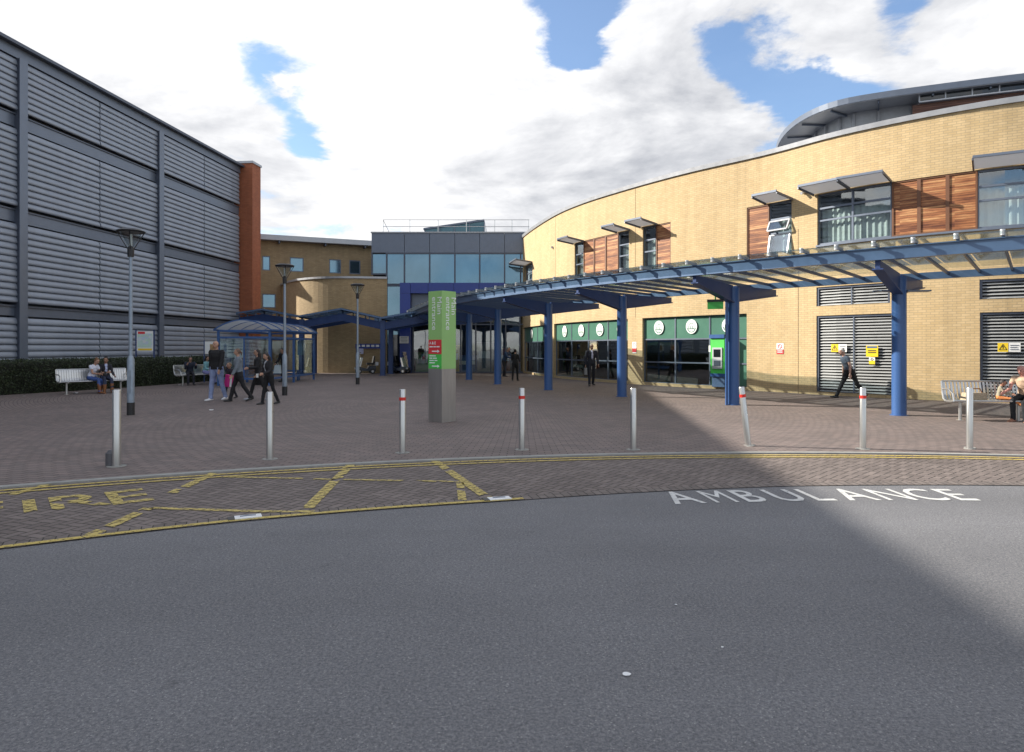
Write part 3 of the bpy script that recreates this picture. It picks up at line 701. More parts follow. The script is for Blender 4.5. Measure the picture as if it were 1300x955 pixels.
# penthouse above
PC = Curve2([(24, 41), (19, 39.3), (15.4, 37), (13.5, 34.6), (12.6, 32.2), (12.25, 30.0), (12.4, 28.3), (13.0, 27.1), (14.15, 26.35), (15.6, 25.65), (18.4, 24.5), (22, 23.3), (28, 22.0)], 4, .2)
m = MB(); n_ = 70; poly = [PC.at(PC.len*i/n_, 0, 11.2) for i in range(n_+1)]+[Vector((28, 41, 11.2))]; m.prism(poly, (0, 0, .16)); rf = m.build('penthouse_roof', COPING, DR)
m = MB(); sweep(m, PC, 0, PC.len, [(.03, 11.22), (.05, 11.45), (-.1, 11.5), (-.1, 11.22)], .4); m.build('eaves_trim', GREY, rf)
for i in range(1, 20):
    t = PC.len*i/20; m = MB(); m.bar(PC.at(t, -.15, 11.15), PC.at(t, -1.2, 11.15), .06, .07); m.build('soffit_rafter', GREY, rf)
m = MB(); poly = [PC.at(PC.len*i/n_, -1.25, 8.6) for i in range(n_+1)]+[Vector((27, 39, 8.6))]; m.prism(poly, (0, 0, 2.6)); pw = m.build('penthouse_wall', mat('grey_panel', (.5, .51, .52), .5, .05, var=.1), DR)
m = MB()
for i in range(0, 30):
    t = PC.len*i/30; m.bar(PC.at(t, -1.2, 8.7), PC.at(t, -1.2, 11.15), .07, .1)
m.build('panel_ribs', LGREY, pw)
sr = PC.find(1160)
m = MB(); sweep(m, PC, sr, PC.len, [(-.36, 8.9), (-.36, 10.9), (-.45, 10.9), (-.45, 8.9)], .5); m.build('cedar_cladding', WOOD_SHADE, pw)
m = MB(); sweep(m, PC, PC.find(1168), PC.len, [(-.25, 11.0), (-.25, 11.2), (-.3, 11.2), (-.3, 11.0)], .5); cl = m.build('clerestory_glazing', GLASSDK, DR)
m = MB(); t = PC.find(1168)
while t < PC.len: m.bar(PC.at(t, -.22, 10.96), PC.at(t, -.22, 11.2), .04, .04); t += .85
sweep(m, PC, PC.find(1168), PC.len, [(-.2, 10.92), (-.2, 10.97), (-1.0, 10.97), (-1.0, 10.92)], .5); m.build('glazing_bars', LGREY, cl)
# ------------------------------------------------------------------ entrance block
EB = thing('glazed_entrance_block', 'glass fronted main entrance building with a grey parapet and deep blue portal', 'building', (-4, 44, 0))
EY = 44.0
def EX(px): return (px-CX)/F*EY
def EZ(py): return CAMZ+(HY-py)/F*EY
def rbox(name, px0, px1, py0, py1, y0, y1, m_, parent, **k):
    m = MB(); x0, x1, z1, z0 = EX(px0), EX(px1), EZ(py0), EZ(py1); m.obox((x0, y0, z0), (x1-x0, 0, 0), (0, y1-y0, 0), (0, 0, z1-z0)); return m.build(name, m_, parent, **k)
rbox('roof_deck', 473, 680, 297, 301, EY+.3, EY+14, STEEL_DK, EB)
for a, c in zip([471.6, 513.5, 545.5, 577.5, 609, 640.6], [513.5, 545.5, 577.5, 609, 640.6, 668]): rbox('parapet_panel', a+.3, c-.3, 296, 321, EY-.05, EY+.1, GREY, EB)
rbox('parapet_cap', 471, 668, 294.6, 296, EY-.12, EY+.3, COPING, EB)
rbox('parapet_lining', 472, 668, 297, 322, EY+.1, EY+.25, STEEL_DK, EB)
fr = MB()
def vbar(px, p0, p1, w=.09): x = EX(px); fr.box((x, EY, (EZ(p0)+EZ(p1))/2), (w, .14, EZ(p0)-EZ(p1)))
def hbar(px0, px1, py, w=.08): fr.box(((EX(px0)+EX(px1))/2, EY+.002, EZ(py)), (EX(px1)-EX(px0), .12, w))
for px, p1 in ((472.5, 349), (491, 473), (513.5, 361), (545.5, 361), (577.5, 361), (609, 361), (640.6, 361), (661, 361)): vbar(px, 321, p1)
hbar(472, 491, 348); hbar(491, 668, 322); hbar(491, 668, 361); hbar(491, 513, 363)
fr.build('curtain_wall_frame', STEEL_DK, EB)
for a, c in zip([473, 492, 514, 546, 578, 610, 641.5], [490.5, 513, 545, 577, 608.5, 640, 668]): rbox('glass_pane', a, c, 323, 347 if a == 473 else 360.5, EY+.0, EY+.02, GLASSBL, EB)
rbox('glass_pane', 492, 510, 364, 472, EY, EY+.02, GLASSBL, EB)
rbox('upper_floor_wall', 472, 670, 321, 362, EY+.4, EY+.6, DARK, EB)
for a, c in zip([510, 523.5, 545.5, 577.5, 609], [523.3, 545.3, 577.3, 608.8, 641]): rbox('blue_portal_panel', a, c-.2, 360.5, 373.5, EY-.75, EY+.02, BLUE_PANEL, EB)
rbox('blue_portal_jamb', 510, 523, 373.7, 473.4, EY-.75, EY+.02, BLUE_PANEL, EB)
rbox('lobby_lintel', 523.2, 664, 373.7, 392, EY-.2, EY+.3, GREY, EB)
# ground floor: recessed doors and glazing
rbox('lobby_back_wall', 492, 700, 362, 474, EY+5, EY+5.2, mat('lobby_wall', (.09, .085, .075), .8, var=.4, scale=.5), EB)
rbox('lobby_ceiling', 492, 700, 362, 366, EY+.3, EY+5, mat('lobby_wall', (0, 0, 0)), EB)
fr = MB()
for px in (524.5, 547, 566, 585, 604, 623, 642, 660): vbar(px, 392, 473.4, .08)
hbar(524, 664, 392.5); hbar(524, 664, 412); hbar(524, 664, 472.6); fr.build('entrance_door_frame', STEEL_DK, EB)
for a, c in zip([525.5, 548, 567, 586, 605, 624, 643], [546, 565, 584, 603, 622, 641, 659]):
    rbox('door_glass', a, c, 393.5, 471.5, EY-.01, EY+.01, GLASS, EB)
# kiosks and stands visible inside
for i, (px, w_, h_, c_) in enumerate(((536, .9, 1.2, (.1, .3, .12)), (575, .8, 1.7, (.5, .35, .05)), (592, 1.4, 1.0, (.12, .2, .4)), (615, 1.1, 1.9, (.35, .33, .3)), (640, .8, 1.5, (.3, .08, .05)))):
    m = MB(); x_ = EX(px)*1.05; m.box((x_, EY+2.5+i*.2, h_/2), (w_, .4, h_)); m.box((x_, EY+2.5+i*.2, h_+.06), (w_+.1, .5, .08)); m.box((x_, EY+2.28+i*.2, h_*.6), (w_*.8, .05, h_*.25), mi=1)
    m.build('display_stand', [mat('stand_%d' % i, c_, .6), TEXTW], None, kind='thing', label=['low green stand inside the entrance doors on the left', 'tall amber display stand inside the entrance doors', 'wide blue counter inside the entrance doors', 'tall pale cabinet inside the entrance doors', 'red brown display stand inside the right hand entrance doors'][i], category='stand', group='stands inside the lobby')
rbox('side_door', 493, 509, 425, 472.5, EY-.06, EY-.02, GLASSDK, EB)
m = MB(); m.box((EX(515.5), EY-.78, EZ(431.7)), (.58, .04, .44)); P = m.build('wall_notice', SIGNWH, EB)
m = MB()
for k in range(4): m.box((EX(515.5), EY-.803, EZ(431.7)+.14-k*.09), (.42-.06*(k % 2), .004, .025))
m.build('notice_text', GREY, P)
# rooflight and guard rail
m = MB(); a = [(EX(540), EY+2, 8.9), (EX(614), EY+2, 8.9)]
xl, xr = EX(540)*1.05, EX(615)*1.05
m.prism([(xl, EY+2, 8.7), (xr, EY+2, 8.7), (xr, EY+2, 10.15), (xr-4.0, EY+2, 9.55+.05), (xl, EY+2, 9.55)], (0, 5, 0)); rl = m.build('rooflight', mat('rooflight_glass', (.06, .16, .2), .15, .3, spec=.8), EB)
m = MB(); m.prism([(xl-.1, EY+1.9, 9.55), (xr, EY+1.9, 10.15), (xr, EY+1.9, 10.27), (xl-.1, EY+1.9, 9.67)], (0, 5.2, 0))
for k in range(5): xx = xl+(xr-xl)*k/4; m.bar((xx, EY+1.97, 8.7), (xx, EY+1.97, 9.55+.6*k/4), .06, .06)
m.build('rooflight_frame', GREY, rl)
m = MB()
for z in (9.6, 10.05): m.tube([(EX(486)*1.02, EY+1, z), (EX(672)*1.02, EY+1, z)], .022, 6)
for px in (486, 520, 556, 592, 628, 650, 671): m.tube([(EX(px)*1.02, EY+1, 8.9), (EX(px)*1.02, EY+1, 10.07)], .022, 6)
m.tube([(EX(486)*1.02, EY+1, 10.05), (EX(486)*1.02+.5, EY+1.3, 8.95)], .02, 6)
m.build('guard_rail', STAINL, EB)
# ------------------------------------------------------------------ tan brick wing and curved stair wall
TB = thing('tan_brick_wing', 'tan brick wing with small grey windows between the red pier and the entrance', 'building', (-12, 49, 0))
TA = Vector((-21, 46.9, 0)); TE = Vector((-8.0, 52.4, 0)); TD = (TE-TA).normalized(); TN = Vector((TD.y, -TD.x, 0))
def TX(px):
    r = (px-CX)/F; t = (r*TA.y-TA.x)/(TD.x-r*TD.y); return t
tops = []
for px0, px1, z0, z1 in ((333, 343, 7.1, 8.13), (368, 385.5, 7.1, 8.13), (418, 433, 7.1, 8.13), (443.5, 457.7, 7.1, 8.13), (333, 350, 4.45, 5.45)): tops.append((TX(px0), TX(px1), z0, z1))
L_ = (TE-TA).length; xs = sorted({0, L_} | {v for o in tops for v in o[:2]}); zs = sorted({0, 9.2} | {v for o in tops for v in o[2:]}); m = MB()
for i in range(len(xs)-1):
    for j in range(len(zs)-1):
        xm, zm = (xs[i]+xs[i+1])/2, (zs[j]+zs[j+1])/2
        if any(o[0] < xm < o[1] and o[2] < zm < o[3] for o in tops): continue
        a, c = TA+TD*xs[i], TA+TD*xs[i+1]; m.add([(a.x, a.y, zs[j]), (c.x, c.y, zs[j]), (c.x, c.y, zs[j+1]), (a.x, a.y, zs[j+1])], [(0, 1, 2, 3)])
for o in tops:
    a, c = TA+TD*o[0], TA+TD*o[1]; bk = -TN*.12
    for p, q in ((a+Vector((0, 0, o[2])), c+Vector((0, 0, o[2]))), (a+Vector((0, 0, o[3])), c+Vector((0, 0, o[3]))), (a+Vector((0, 0, o[2])), a+Vector((0, 0, o[3]))), (c+Vector((0, 0, o[2])), c+Vector((0, 0, o[3])))): m.add([p, q, q+bk, p+bk], [(0, 1, 2, 3)])
m.build('wall', TBRICK, TB)
for i, o in enumerate(tops):
    a = TA+TD*o[0]-TN*.1; w_ = o[1]-o[0]; h_ = o[3]-o[2]; f = MB()
    for (x0, x1, z0, z1) in ((0, w_, 0, .07), (0, w_, h_-.07, h_), (0, .07, .07, h_-.07), (w_-.07, w_, .07, h_-.07)): f.obox(a+TD*x0+Vector((0, 0, o[2]+z0)), TD*(x1-x0), TN*.06, (0, 0, z1-z0))
    W = f.build('window', GREY, TB); m = MB(); m.obox(a+TD*.05+Vector((0, 0, o[2]+.05)), TD*(w_-.1), TN*.02, (0, 0, h_-.1)); m.build('pane', GLASSBL, W)
m = MB(); m.obox(TA-TN*.2+Vector((0, 0, 0)), TD*L_, -TN*8, (0, 0, 9.1)); m.build('inner_wall', DARK, TB)
m = MB(); m.obox(TA+TN*.7-TD*.5+Vector((0, 0, 9.2)), TD*(L_+1), -TN*9, (0, 0, .36)); m.build('eaves_roof', COPING, TB)
for px in (354, 412, 462): p = TA+TD*TX(px)+Vector((0, 0, 9.1)); m = MB(); m.bar(p, p+TN*.6, .1, .18); m.build('eaves_bracket', STEEL_DK, TB)
CW = Curve2([(-19.5, 60), (-18.2, 53), (-16.4, 48.6), (-14.6, 45.7), (-13.3, 44.4), (-12, 43.75), (-10.5, 43.6), (-8.03, 43.9)], 6, .15)
CB = thing('curved_stair_tower', 'low curved wall of tan brick wrapping the corner left of the entrance', 'building', (-12, 45, 0))
m = MB(); n_ = 60; z1 = 6.05; pts = [CW.len*i/n_ for i in range(n_+1)]
vs = []; us = []
for t in pts: vs += [CW.at(t, 0, 0), CW.at(t, 0, z1)]; us += [(t, 0), (t, z1)]
m.add(vs, [(2*i, 2*i+2, 2*i+3, 2*i+1) for i in range(n_)], 0, us); e_ = CW.at(CW.len, 0, 0); m.add([e_, e_+Vector((0, 0, z1)), Vector((e_.x, 48, z1)), Vector((e_.x, 48, 0))], [(0, 1, 2, 3)], 0, [(0, 0), (0, z1), (4, z1), (4, 0)])
m.build('wall', TBRICK, CB, smooth=False)
m = MB(); sweep(m, CW, 0, CW.len, [(.08, z1), (.08, z1+.13), (-.3, z1+.17), (-.3, z1)], .3); m.build('coping', COPING, CB)
m = MB(); m.prism([CW.at(t, -.2, z1-.2) for t in pts]+[Vector((-8.1, 60, z1-.2))], (0, 0, .1)); m.build('roof_deck', STEEL_DK, CB)
m = MB(); m.box((-8.45, 43.72, 3.3), (.7, .06, .5)); m.build('vent_cover', BLUEGREY, CB)
# ------------------------------------------------------------------ main covered walkway
colp = [(-3.4, 39.0), (-2.2, 34.7), (-.6, 30.2), (1.35, 26.2), (3.6, 22.6), (6.2, 19.3), (9.17, 16.3), (12.5, 13.7), (16.2, 11.8)]
CC = Curve2([(-4.2, 42.2)]+colp+[(19, 11)], 6, .2)
CN = thing('covered_walkway', 'blue steel canopy with glass roof curving from the entrance along the buff brick building', 'canopy', (6.2, 19.3, 0))
cs = []
for q in colp:
    v = Vector(q); cs.append(min(((CC.Q[i]-v).length, CC.S[i]) for i in range(len(CC.Q)))[1])
FO, RO = 1.95, -2.15
for i, s_ in enumerate(cs):
    p = CC.p(s_); n2 = CC.n(s_).to_3d(); tt = CC.t(s_).to_3d(); P = p.to_3d()
    m = MB(); m.tube([P, P+Vector((0, 0, 3.3))], .16, 24); m.tube([P+Vector((0, 0, 0)), P+Vector((0, 0, .02))], .2, 24)
    c_ = m.build('column', BLUE, CN, smooth=True)
    for off, tipz, root in ((FO-.02, 3.5, 2.86), (-2.35, 3.37, 2.9)):
        m = MB(); d = n2*(1 if off > 0 else -1)
        poly = [P+d*.1+Vector((0, 0, root)), P+d*abs(off)+Vector((0, 0, tipz-.2)), P+d*abs(off)+Vector((0, 0, tipz)), P+d*.1+Vector((0, 0, 3.36))]
        m.prism([q-tt*.05 for q in poly], tt*.1)
        m.prism([q-tt*.11 for q in (poly[0]-Vector((0, 0, .001)), poly[1]-Vector((0, 0, .001)), poly[1]+Vector((0, 0, .03)), poly[0]+Vector((0, 0, .03)))], tt*.22)
        m.build('arm', BLUE_DK, CN)
def swp(name, prof, mt, a=.0, b_=None, parent=CN):
    m = MB(); sweep(m, CC, a, CC.len if b_ is None else b_, prof, .5); return m.build(name, mt, parent)
swp('front_fascia', [(FO+.08, 3.5), (FO+.08, 3.74), (FO+.03, 3.74), (FO+.03, 3.52), (FO-.12, 3.52), (FO-.12, 3.5)], BLUEGREY)
swp('front_flange', [(FO+.12, 3.742), (FO+.12, 3.765), (FO-.05, 3.765), (FO-.05, 3.742)], BLUEGREY)
swp('rear_beam', [(RO+.08, 3.38), (RO+.08, 3.56), (RO-.03, 3.56), (RO-.03, 3.38)], BLUEGREY)
0 and swp('centre_purlin', [(.06, 3.37), (.06, 3.47), (-.06, 3.47), (-.06, 3.37)], BLUE)
RAFT = mat('rafter_paint', (.09, .12, .2), .4, .3)
k = 0; s_ = cs[0]-3.2; raf = []; 
for i in range(len(cs)-1):
    for j in range(6): raf.append(cs[i]+(cs[i+1]-cs[i])*j/6)
pre = [cs[0]-.7*j for j in range(4, 0, -1)]; raf = [r for r in pre if r > 0]+raf+[cs[-1]]
for r in raf:
    a, c = CC.at(r, FO+.02, 3.66), CC.at(r, RO, 3.5)
    m = MB(); m.bar(a, c, .045, .075); m.build('rafter', RAFT, CN)
    m = MB(); e = CC.at(r, FO+.32, 3.83); m.bar(CC.at(r, FO-.1, 3.8), e, .05, .06); m.tube([e+Vector((0, 0, -.06)), e+Vector((0, 0, .05))], .045, 8); m.build('glass_clamp', LGREY, CN)
for a, c in zip(raf, raf[1:]):
    m = MB(); p = [CC.at(a+.015, FO+.4, 3.84), CC.at(c-.015, FO+.4, 3.84), CC.at(c-.015, RO-.25, 3.66), CC.at(a+.015, RO-.25, 3.66)]; m.prism(p, (0, 0, .012)); m.build('roof_pane', GLASSROOF, CN)
# down pipe, exit box, spot lamps
P = CC.at(cs[5], .22, 0)-CC.t(cs[5]).to_3d()*.08; m = MB(); m.bar(P, P+Vector((0, 0, 3.0)), .07, .07, (1, 0, 0)); m.build('down_pipe', BLUE, CN)
EXS = P+Vector((-.35, -.1, 2.82))
m = MB(); m.box(EXS, (.42, .1, .26), R(-20)); m.bar(EXS+Vector((0, 0, .1)), EXS+Vector((0, 0, .55)), .03, .03); xb = m.build('hanging_sign_box', SIGNGR2, CN)
m = MB(); m.box(EXS+Vector((0, 0, .1)), (.44, .13, .07), R(-20)); m.build('sign_housing', BLACK, xb)
P = CC.at(cs[6], 0, 2.95)
for sx, rz in ((-.35, .3), (.42, -.25)):
    m = MB(); m.box(P+Vector((sx, -.05, .0)), (.5, .26, .035), rz); m.bar(P, P+Vector((sx*.6, -.03, .02)), .04, .04); m.build('spot_lamp', GREY, CN)
# ------------------------------------------------------------------ gull-shaped canopy at the left
GC = thing('folded_canopy', 'low dark blue canopy with folded roof running left from the entrance', 'canopy', (-7.5, 39.6, 0))
gz = [(-16.6, 41.5, 3.75), (-14.9, 41.0, 3.95), (-12.4, 40.2, 3.5), (-9.9, 39.9, 3.92), (-7.5, 39.6, 3.38), (-5.5, 39.4, 3.72), (-4.3, 39.2, 4.0)]
for dy, nm in ((0, 'front_beam'), (2.6, 'rear_beam')):
    m = MB()
    for a, c in zip(gz, gz[1:]):
        A, B = Vector((a[0], a[1]+dy, a[2])), Vector((c[0], c[1]+dy, c[2])); m.prism([A-Vector((0, 0, .3)), B-Vector((0, 0, .3)), B-Vector((0, 0, .72)), A-Vector((0, 0, .72))], (0, .16, 0))
    m.build(nm, BLUE_DK, GC)
for a, c in zip(gz, gz[1:]):
    A, B = Vector(a), Vector(c); o = Vector((0, -.35, 0)); w_ = Vector((0, 3.3, 0))
    m = MB(); m.prism([A+o, B+o, B+o+w_, A+o+w_], (0, 0, .015)); m.build('roof_pane', GLASSROOF, GC)
    m = MB()
    for dy in (-.35, .9, 2.2, 2.9): m.bar(A+Vector((0, dy, -.05)), B+Vector((0, dy, -.05)), .09, .09)
    nn_ = 3
    for k in range(nn_+1):
        q = A.lerp(B, k/nn_); m.bar(q+Vector((0, -.35, -.12)), q+Vector((0, 2.9, -.12)), .06, .06)
        for dy in (.08, 2.68): m.bar(q+Vector((0, dy, -.32)), q+Vector((0, dy, -.1)), .06, .06, (1, 0, 0))
    m.build('purlins', BLUEGREY, GC)
for (x, y, h) in ((-7.5, 39.6, 3.2), (-12.4, 40.2, 3.3), (-7.5, 42.2, 3.2), (-12.4, 42.8, 3.3)):
    m = MB(); m.box((x, y+.08, h/2), (.27, .27, h)); m.box((x, y+.08, .01), (.42, .42, .02)); m.build('column', BLUE_DK, GC)
# ------------------------------------------------------------------ bus-stop style waiting shelter
SH = thing('waiting_shelter', 'blue framed glazed shelter with a curved translucent roof beside the brick pier', 'shelter', (-11.2, 31.5, 0))
sx0, sx1, sy0, sy1 = -12.42, -10.25, 28.9, 34.7; sk = .03
def shp(x, y, z): return Vector((x+(y-sy0)*sk, y, z))
for x, y in ((sx0, sy0), (sx1, sy0), (sx1, sy0+2.9), (sx1, sy1), (sx0, sy1), (sx0, sy0+2.9)):
    m = MB(); m.bar(shp(x, y, 0), shp(x, y, 2.33), .09, .09, (1, 0, 0)); m.build('post', BLUE, SH)
m = MB()
for z in (.3, 2.05, 2.33):
    for (a, c) in (((sx0, sy0), (sx1, sy0)), ((sx1, sy0), (sx1, sy1)), ((sx0, sy1), (sx1, sy1)), ((sx0, sy0), (sx0, sy1))):
        m.bar(shp(*a, z), shp(*c, z), .07, .08)
m.bar(shp((sx0+sx1)/2, sy0, .3), shp((sx0+sx1)/2, sy0, 2.05), .06, .06, (1, 0, 0))
m.build('rails', BLUE, SH)
def arch(t): x = sx0-.12+(sx1-sx0+.24)*t; return x, 2.36+.42*math.sin(math.pi*t)**.85
for (x0, x1, y) in ((sx0+.06, (sx0+sx1)/2-.04, sy0), ((sx0+sx1)/2+.04, sx1-.06, sy0), (sx0+.06, sx1-.06, sy1)):
    m = MB(); m.obox(shp(x0, y, .36), (x1-x0, 0, 0), (0, .01, 0), (0, 0, 1.64)); m.build('glass_panel', GLASS, SH)
for (y0, y1, x) in ((sy0+.07, sy0+2.83, sx0), (sy0+2.97, sy1-.07, sx0), (sy0+2.97, sy1-.07, sx1)):
    m = MB(); m.obox(shp(x, y0, .36), shp(x, y1, 0)-shp(x, y0, 0), (.01, 0, 0), (0, 0, 1.64)); m.build('glass_panel', GLASS, SH)
n_ = 14; ys_ = [sy0-.15+(sy1-sy0+.3)*k/5 for k in range(6)]
tp = bpy.data.materials.new('translucent_roof'); tp.use_nodes = True; nt = tp.node_tree; b_ = nt.nodes['Principled BSDF']; b_.inputs['Base Color'].default_value = (.75, .78, .8, 1); b_.inputs['Roughness'].default_value = .35
tl = N(nt, 'ShaderNodeBsdfTranslucent'); tl.inputs[0].default_value = (.85, .88, .9, 1); ms = N(nt, 'ShaderNodeMixShader'); ms.inputs[0].default_value = .6
tr_ = N(nt, 'ShaderNodeBsdfTransparent'); tr_.inputs[0].default_value = (.5, .56, .62, 1); m2_ = N(nt, 'ShaderNodeMixShader'); m2_.inputs[0].default_value = .5
nt.links.new(b_.outputs[0], ms.inputs[1]); nt.links.new(tl.outputs[0], ms.inputs[2]); nt.links.new(ms.outputs[0], m2_.inputs[1]); nt.links.new(tr_.outputs[0], m2_.inputs[2]); nt.links.new(m2_.outputs[0], nt.nodes['Material Output'].inputs[0])
m = MB()
for a, c in zip(ys_, ys_[1:]):
    vs = []
    for k in range(n_+1):
        x, z = arch(k/n_); vs += [shp(x, a, z), shp(x, c, z)]
    m.add(vs, [(2*k, 2*k+2, 2*k+3, 2*k+1) for k in range(n_)])
m.build('curved_roof', tp, SH, smooth=True)
m = MB()
for y in ys_:
    pts = [shp(arch(k/n_)[0], y, arch(k/n_)[1]+.01) for k in range(n_+1)]
    for a, c in zip(pts, pts[1:]): m.bar(a, c, .05, .05)
for t in (0, 1): x, z = arch(t); m.bar(shp(x, ys_[0], z), shp(x, ys_[-1], z), .08, .07)
m.build('roof_ribs', BLUE, SH)
m = MB(); m.box((-11.3, 33.9, .48), (1.7, .35, .05)); [m.box((x, 33.9, .23), (.06, .3, .46)) for x in (-12, -10.6)]; m.build('bench_seat', BLUE, SH)
m = MB(); m.box((-11.75, 29.03, 1.62), (.75, .02, .85)); 
for k in range(5): m.box((-11.75, 29.01, 1.9-.12*k), (.6, .008, .03), mi=1)
m.build('timetable_poster', [SIGNWH, GREY], SH)
m = MB(); m.box((-10.34, 33.4, 1.6), (.02, .9, .7)); m.build('notice_panel', mat('blue_notice', (.25, .4, .5), .5), SH)
# ------------------------------------------------------------------ lamp posts
def lamp(p, h, label):
    T = thing('street_lamp', label, 'street lamp', p, 'lamp posts on the plaza', local=True)
    m = MB(); m.tube([(0, 0, .28), (0, 0, 1.32), (0, 0, 1.42)], [.082, .082, .048], 18); m.tube([(0, 0, 1.4), (0, 0, h-.6)], [.047, .04], 16); m.box((0, -.08, .8), (.08, .02, .55)); m.build('post', GALV, T, smooth=True)
    m = MB(); m.tube([(0, 0, 0), (0, 0, .3)], .087, 18); m.build('base_sleeve', BLACK, T)
    m = MB(); m.tube([(0, 0, h-.66), (0, 0, h-.5), (0, 0, h-.42)], [.07, .075, .06], 12)
    for k in range(4):
        a = k*math.pi/2+.4; m.bar((.05*math.cos(a), .05*math.sin(a), h-.5), (.3*math.cos(a), .3*math.sin(a), h-.06), .02, .02)
    m.build('lamp_bracket', BLACK, T)
    m = MB(); m.tube([(0, 0, h-.44), (0, 0, h-.08)], [.05, .24], 20, caps=False); m.build('lamp_glass', GLASS, T, smooth=True)
    m = MB(); m.tube([(0, 0, h-.08), (0, 0, h-.05), (0, 0, h)], [.3, .32, .22], 24); m.build('lamp_cap', BLACK, T)
    m = MB(); m.tube([(0, 0, h-.4), (0, 0, h-.12)], [.035, .035], 10); m.build('bulb_holder', WHITE, T)
    return T
l1 = lamp(gp(166, 527), 4.44, 'tall grey lamp post between the left bench and the group of walkers')
def place(o, p, label=None, rz=None, **tags):
    o.location = p; 
    if label: o['label'] = label
    if rz is not None: o.rotation_euler[2] = rz
    for k, v in tags.items(): o[k] = v
    return o
l2 = place(copy_tree(l1), gp(361.5, 502), 'grey lamp post with conical lamp directly in front of the waiting shelter')
l3 = place(copy_tree(l1), gp(454, 488), 'grey lamp post in front of the curved brick wall, the farthest of the three')
# ------------------------------------------------------------------ bollards
def bollard(label, band):
    T = thing('bollard', label, 'bollard', (0, 0, 0), 'steel bollards along the kerb', local=True)
    m = MB(); m.tube([(0, 0, 0), (0, 0, .955), (0, 0, .97)], [.049, .049, .042], 20); m.build('post', STAINL, T, smooth=True)
    m = MB(); m.tube([(0, 0, 0), (0, 0, .006)], .11, 20); m.build('ground_plate', KERB, T)
    if band: m = MB(); m.tube([(0, 0, .80), (0, 0, .85)], .0505, 20, caps=False); m.build('red_band', RED, T)
    return T
bp_ = bollard('plain steel bollard in front of the shelter end of the plaza, second from the left', False)
bb_ = bollard('steel bollard with red band just left of the green totem sign', True)
place(bp_, gp(342.5, 583)); place(bb_, gp(511, 575))
b0 = place(copy_tree(bp_), gp(148, 592), 'leftmost steel bollard with a dark rounded flap leaning at its foot'); b0.scale = (1.1, 1.1, 1.07)
m = MB(); m.tube([(-.07, .05, 0), (-.07, .05, .16), (-.07, .05, .2)], [.085, .085, .05], 14); fl = m.build('rounded_flap', mat('dark_flap', (.1, .1, .11), .6), b0, off=(0, 0, 0))
place(copy_tree(bb_), gp(662.5, 571), 'steel bollard with red band straight below the entrance canopy, right of the totem')
place(copy_tree(bp_), gp(804, 571), 'plain steel bollard at the edge of the shaded paving, between two red banded bollards')
b4 = place(copy_tree(bb_), gp(950, 566), 'leaning steel bollard with red band in front of the cash machine'); b4.rotation_euler = (0, R(-6.5), 0)
place(copy_tree(bb_), gp(1095.5, 570), 'upright steel bollard with red band below the walking grey haired man')
b6 = place(copy_tree(bp_), gp(1231, 570), 'rightmost bollard, a pair of plain steel tubes in front of the right bench')
b6.children[0].scale = (.75, .75, 1); 
c = b6.children[0].copy(); COL.objects.link(c); c.parent = b6; c.location = (.085, .12, 0)
# ------------------------------------------------------------------ totem sign
TP = Vector((-1.5, 14.6, 0)); la = Vector((-.76, .65, 0)).normalized()*.42; ra = Vector((.65, .76, 0)).normalized()*.42; c0 = TP+Vector((0, 0, 0))
TT = thing('totem_sign', 'tall green and steel totem sign reading Main entrance on the plaza', 'sign', TP)
TH = 2.83; m = MB(); m.obox(c0, la, ra, (0, 0, 1.15)); m.build('steel_base', [mat('brushed_steel', (.42, .4, .38), .38, .75, var=.12, scale=5, streak=True)], TT)
m = MB(); e = .004; m.obox(c0+(la+ra)*-.0, la, ra, (0, 0, 0)); m = MB(); m.obox(c0+Vector((0, 0, 1.151)), la, ra, (0, 0, TH-1.151)); m.build('green_panels', SIGNGR, TT)
nl = Vector((-ra.x, -ra.y, 0)).normalized(); nr = Vector((-la.x, -la.y, 0)).normalized()
dn = Vector((0, 0, -1))
for base, ax, nn in ((c0+la, -la, nl), (c0, ra, nr)):
    u = ax.normalized()
    # text runs downwards: x axis = down, y axis = u
    for txt, px_ in (('Main', .285), ('entrance', .12)):
        m = MB(); o = base+u*px_+nn*.004+Vector((0, 0, TH-.12)); addtext(m, txt, .205, frame(o, dn, u), ext=.001); m.build('vertical_lettering', TEXTW, TT)
def face(base, ax, nn, u0, u1, z0, z1, th=.006):
    q = MB(); u = ax.normalized(); q.obox(base+u*u0+Vector((0, 0, z0)), u*(u1-u0), nn*th, (0, 0, z1-z0)); return q
rp = face(c0+la, -la, nl, .01, .41, 1.47, 1.78).build('red_direction_panel', SIGNRED, TT)
u = -la.normalized(); bs = c0+la+nl*.009
q = MB(); addtext(q, 'A & E', .085, frame(bs+u*.04+Vector((0, 0, 1.68)), u, (0, 0, 1)), bold=.002)
for i, (a, w_) in enumerate(((.04, .11), (.165, .08), (.26, .1))): q.add([bs+u*a+Vector((0, 0, 1.615)), bs+u*(a+w_)+Vector((0, 0, 1.615)), bs+u*(a+w_)+Vector((0, 0, 1.64)), bs+u*a+Vector((0, 0, 1.64))], [(0, 1, 2, 3)])
def arrow(q, z): 
    q.add([bs+u*.12+Vector((0, 0, z-.012)), bs+u*.3+Vector((0, 0, z-.012)), bs+u*.3+Vector((0, 0, z+.012)), bs+u*.12+Vector((0, 0, z+.012))], [(0, 1, 2, 3)])
    q.add([bs+u*.29+Vector((0, 0, z-.035)), bs+u*.36+Vector((0, 0, z)), bs+u*.29+Vector((0, 0, z+.035))], [(0, 1, 2)])
arrow(q, 1.53); q.build('panel_lettering', TEXTW, rp)
gpn = face(c0+la, -la, nl, .01, .41, 1.16, 1.465).build('green_direction_panel', SIGNGR2, TT)
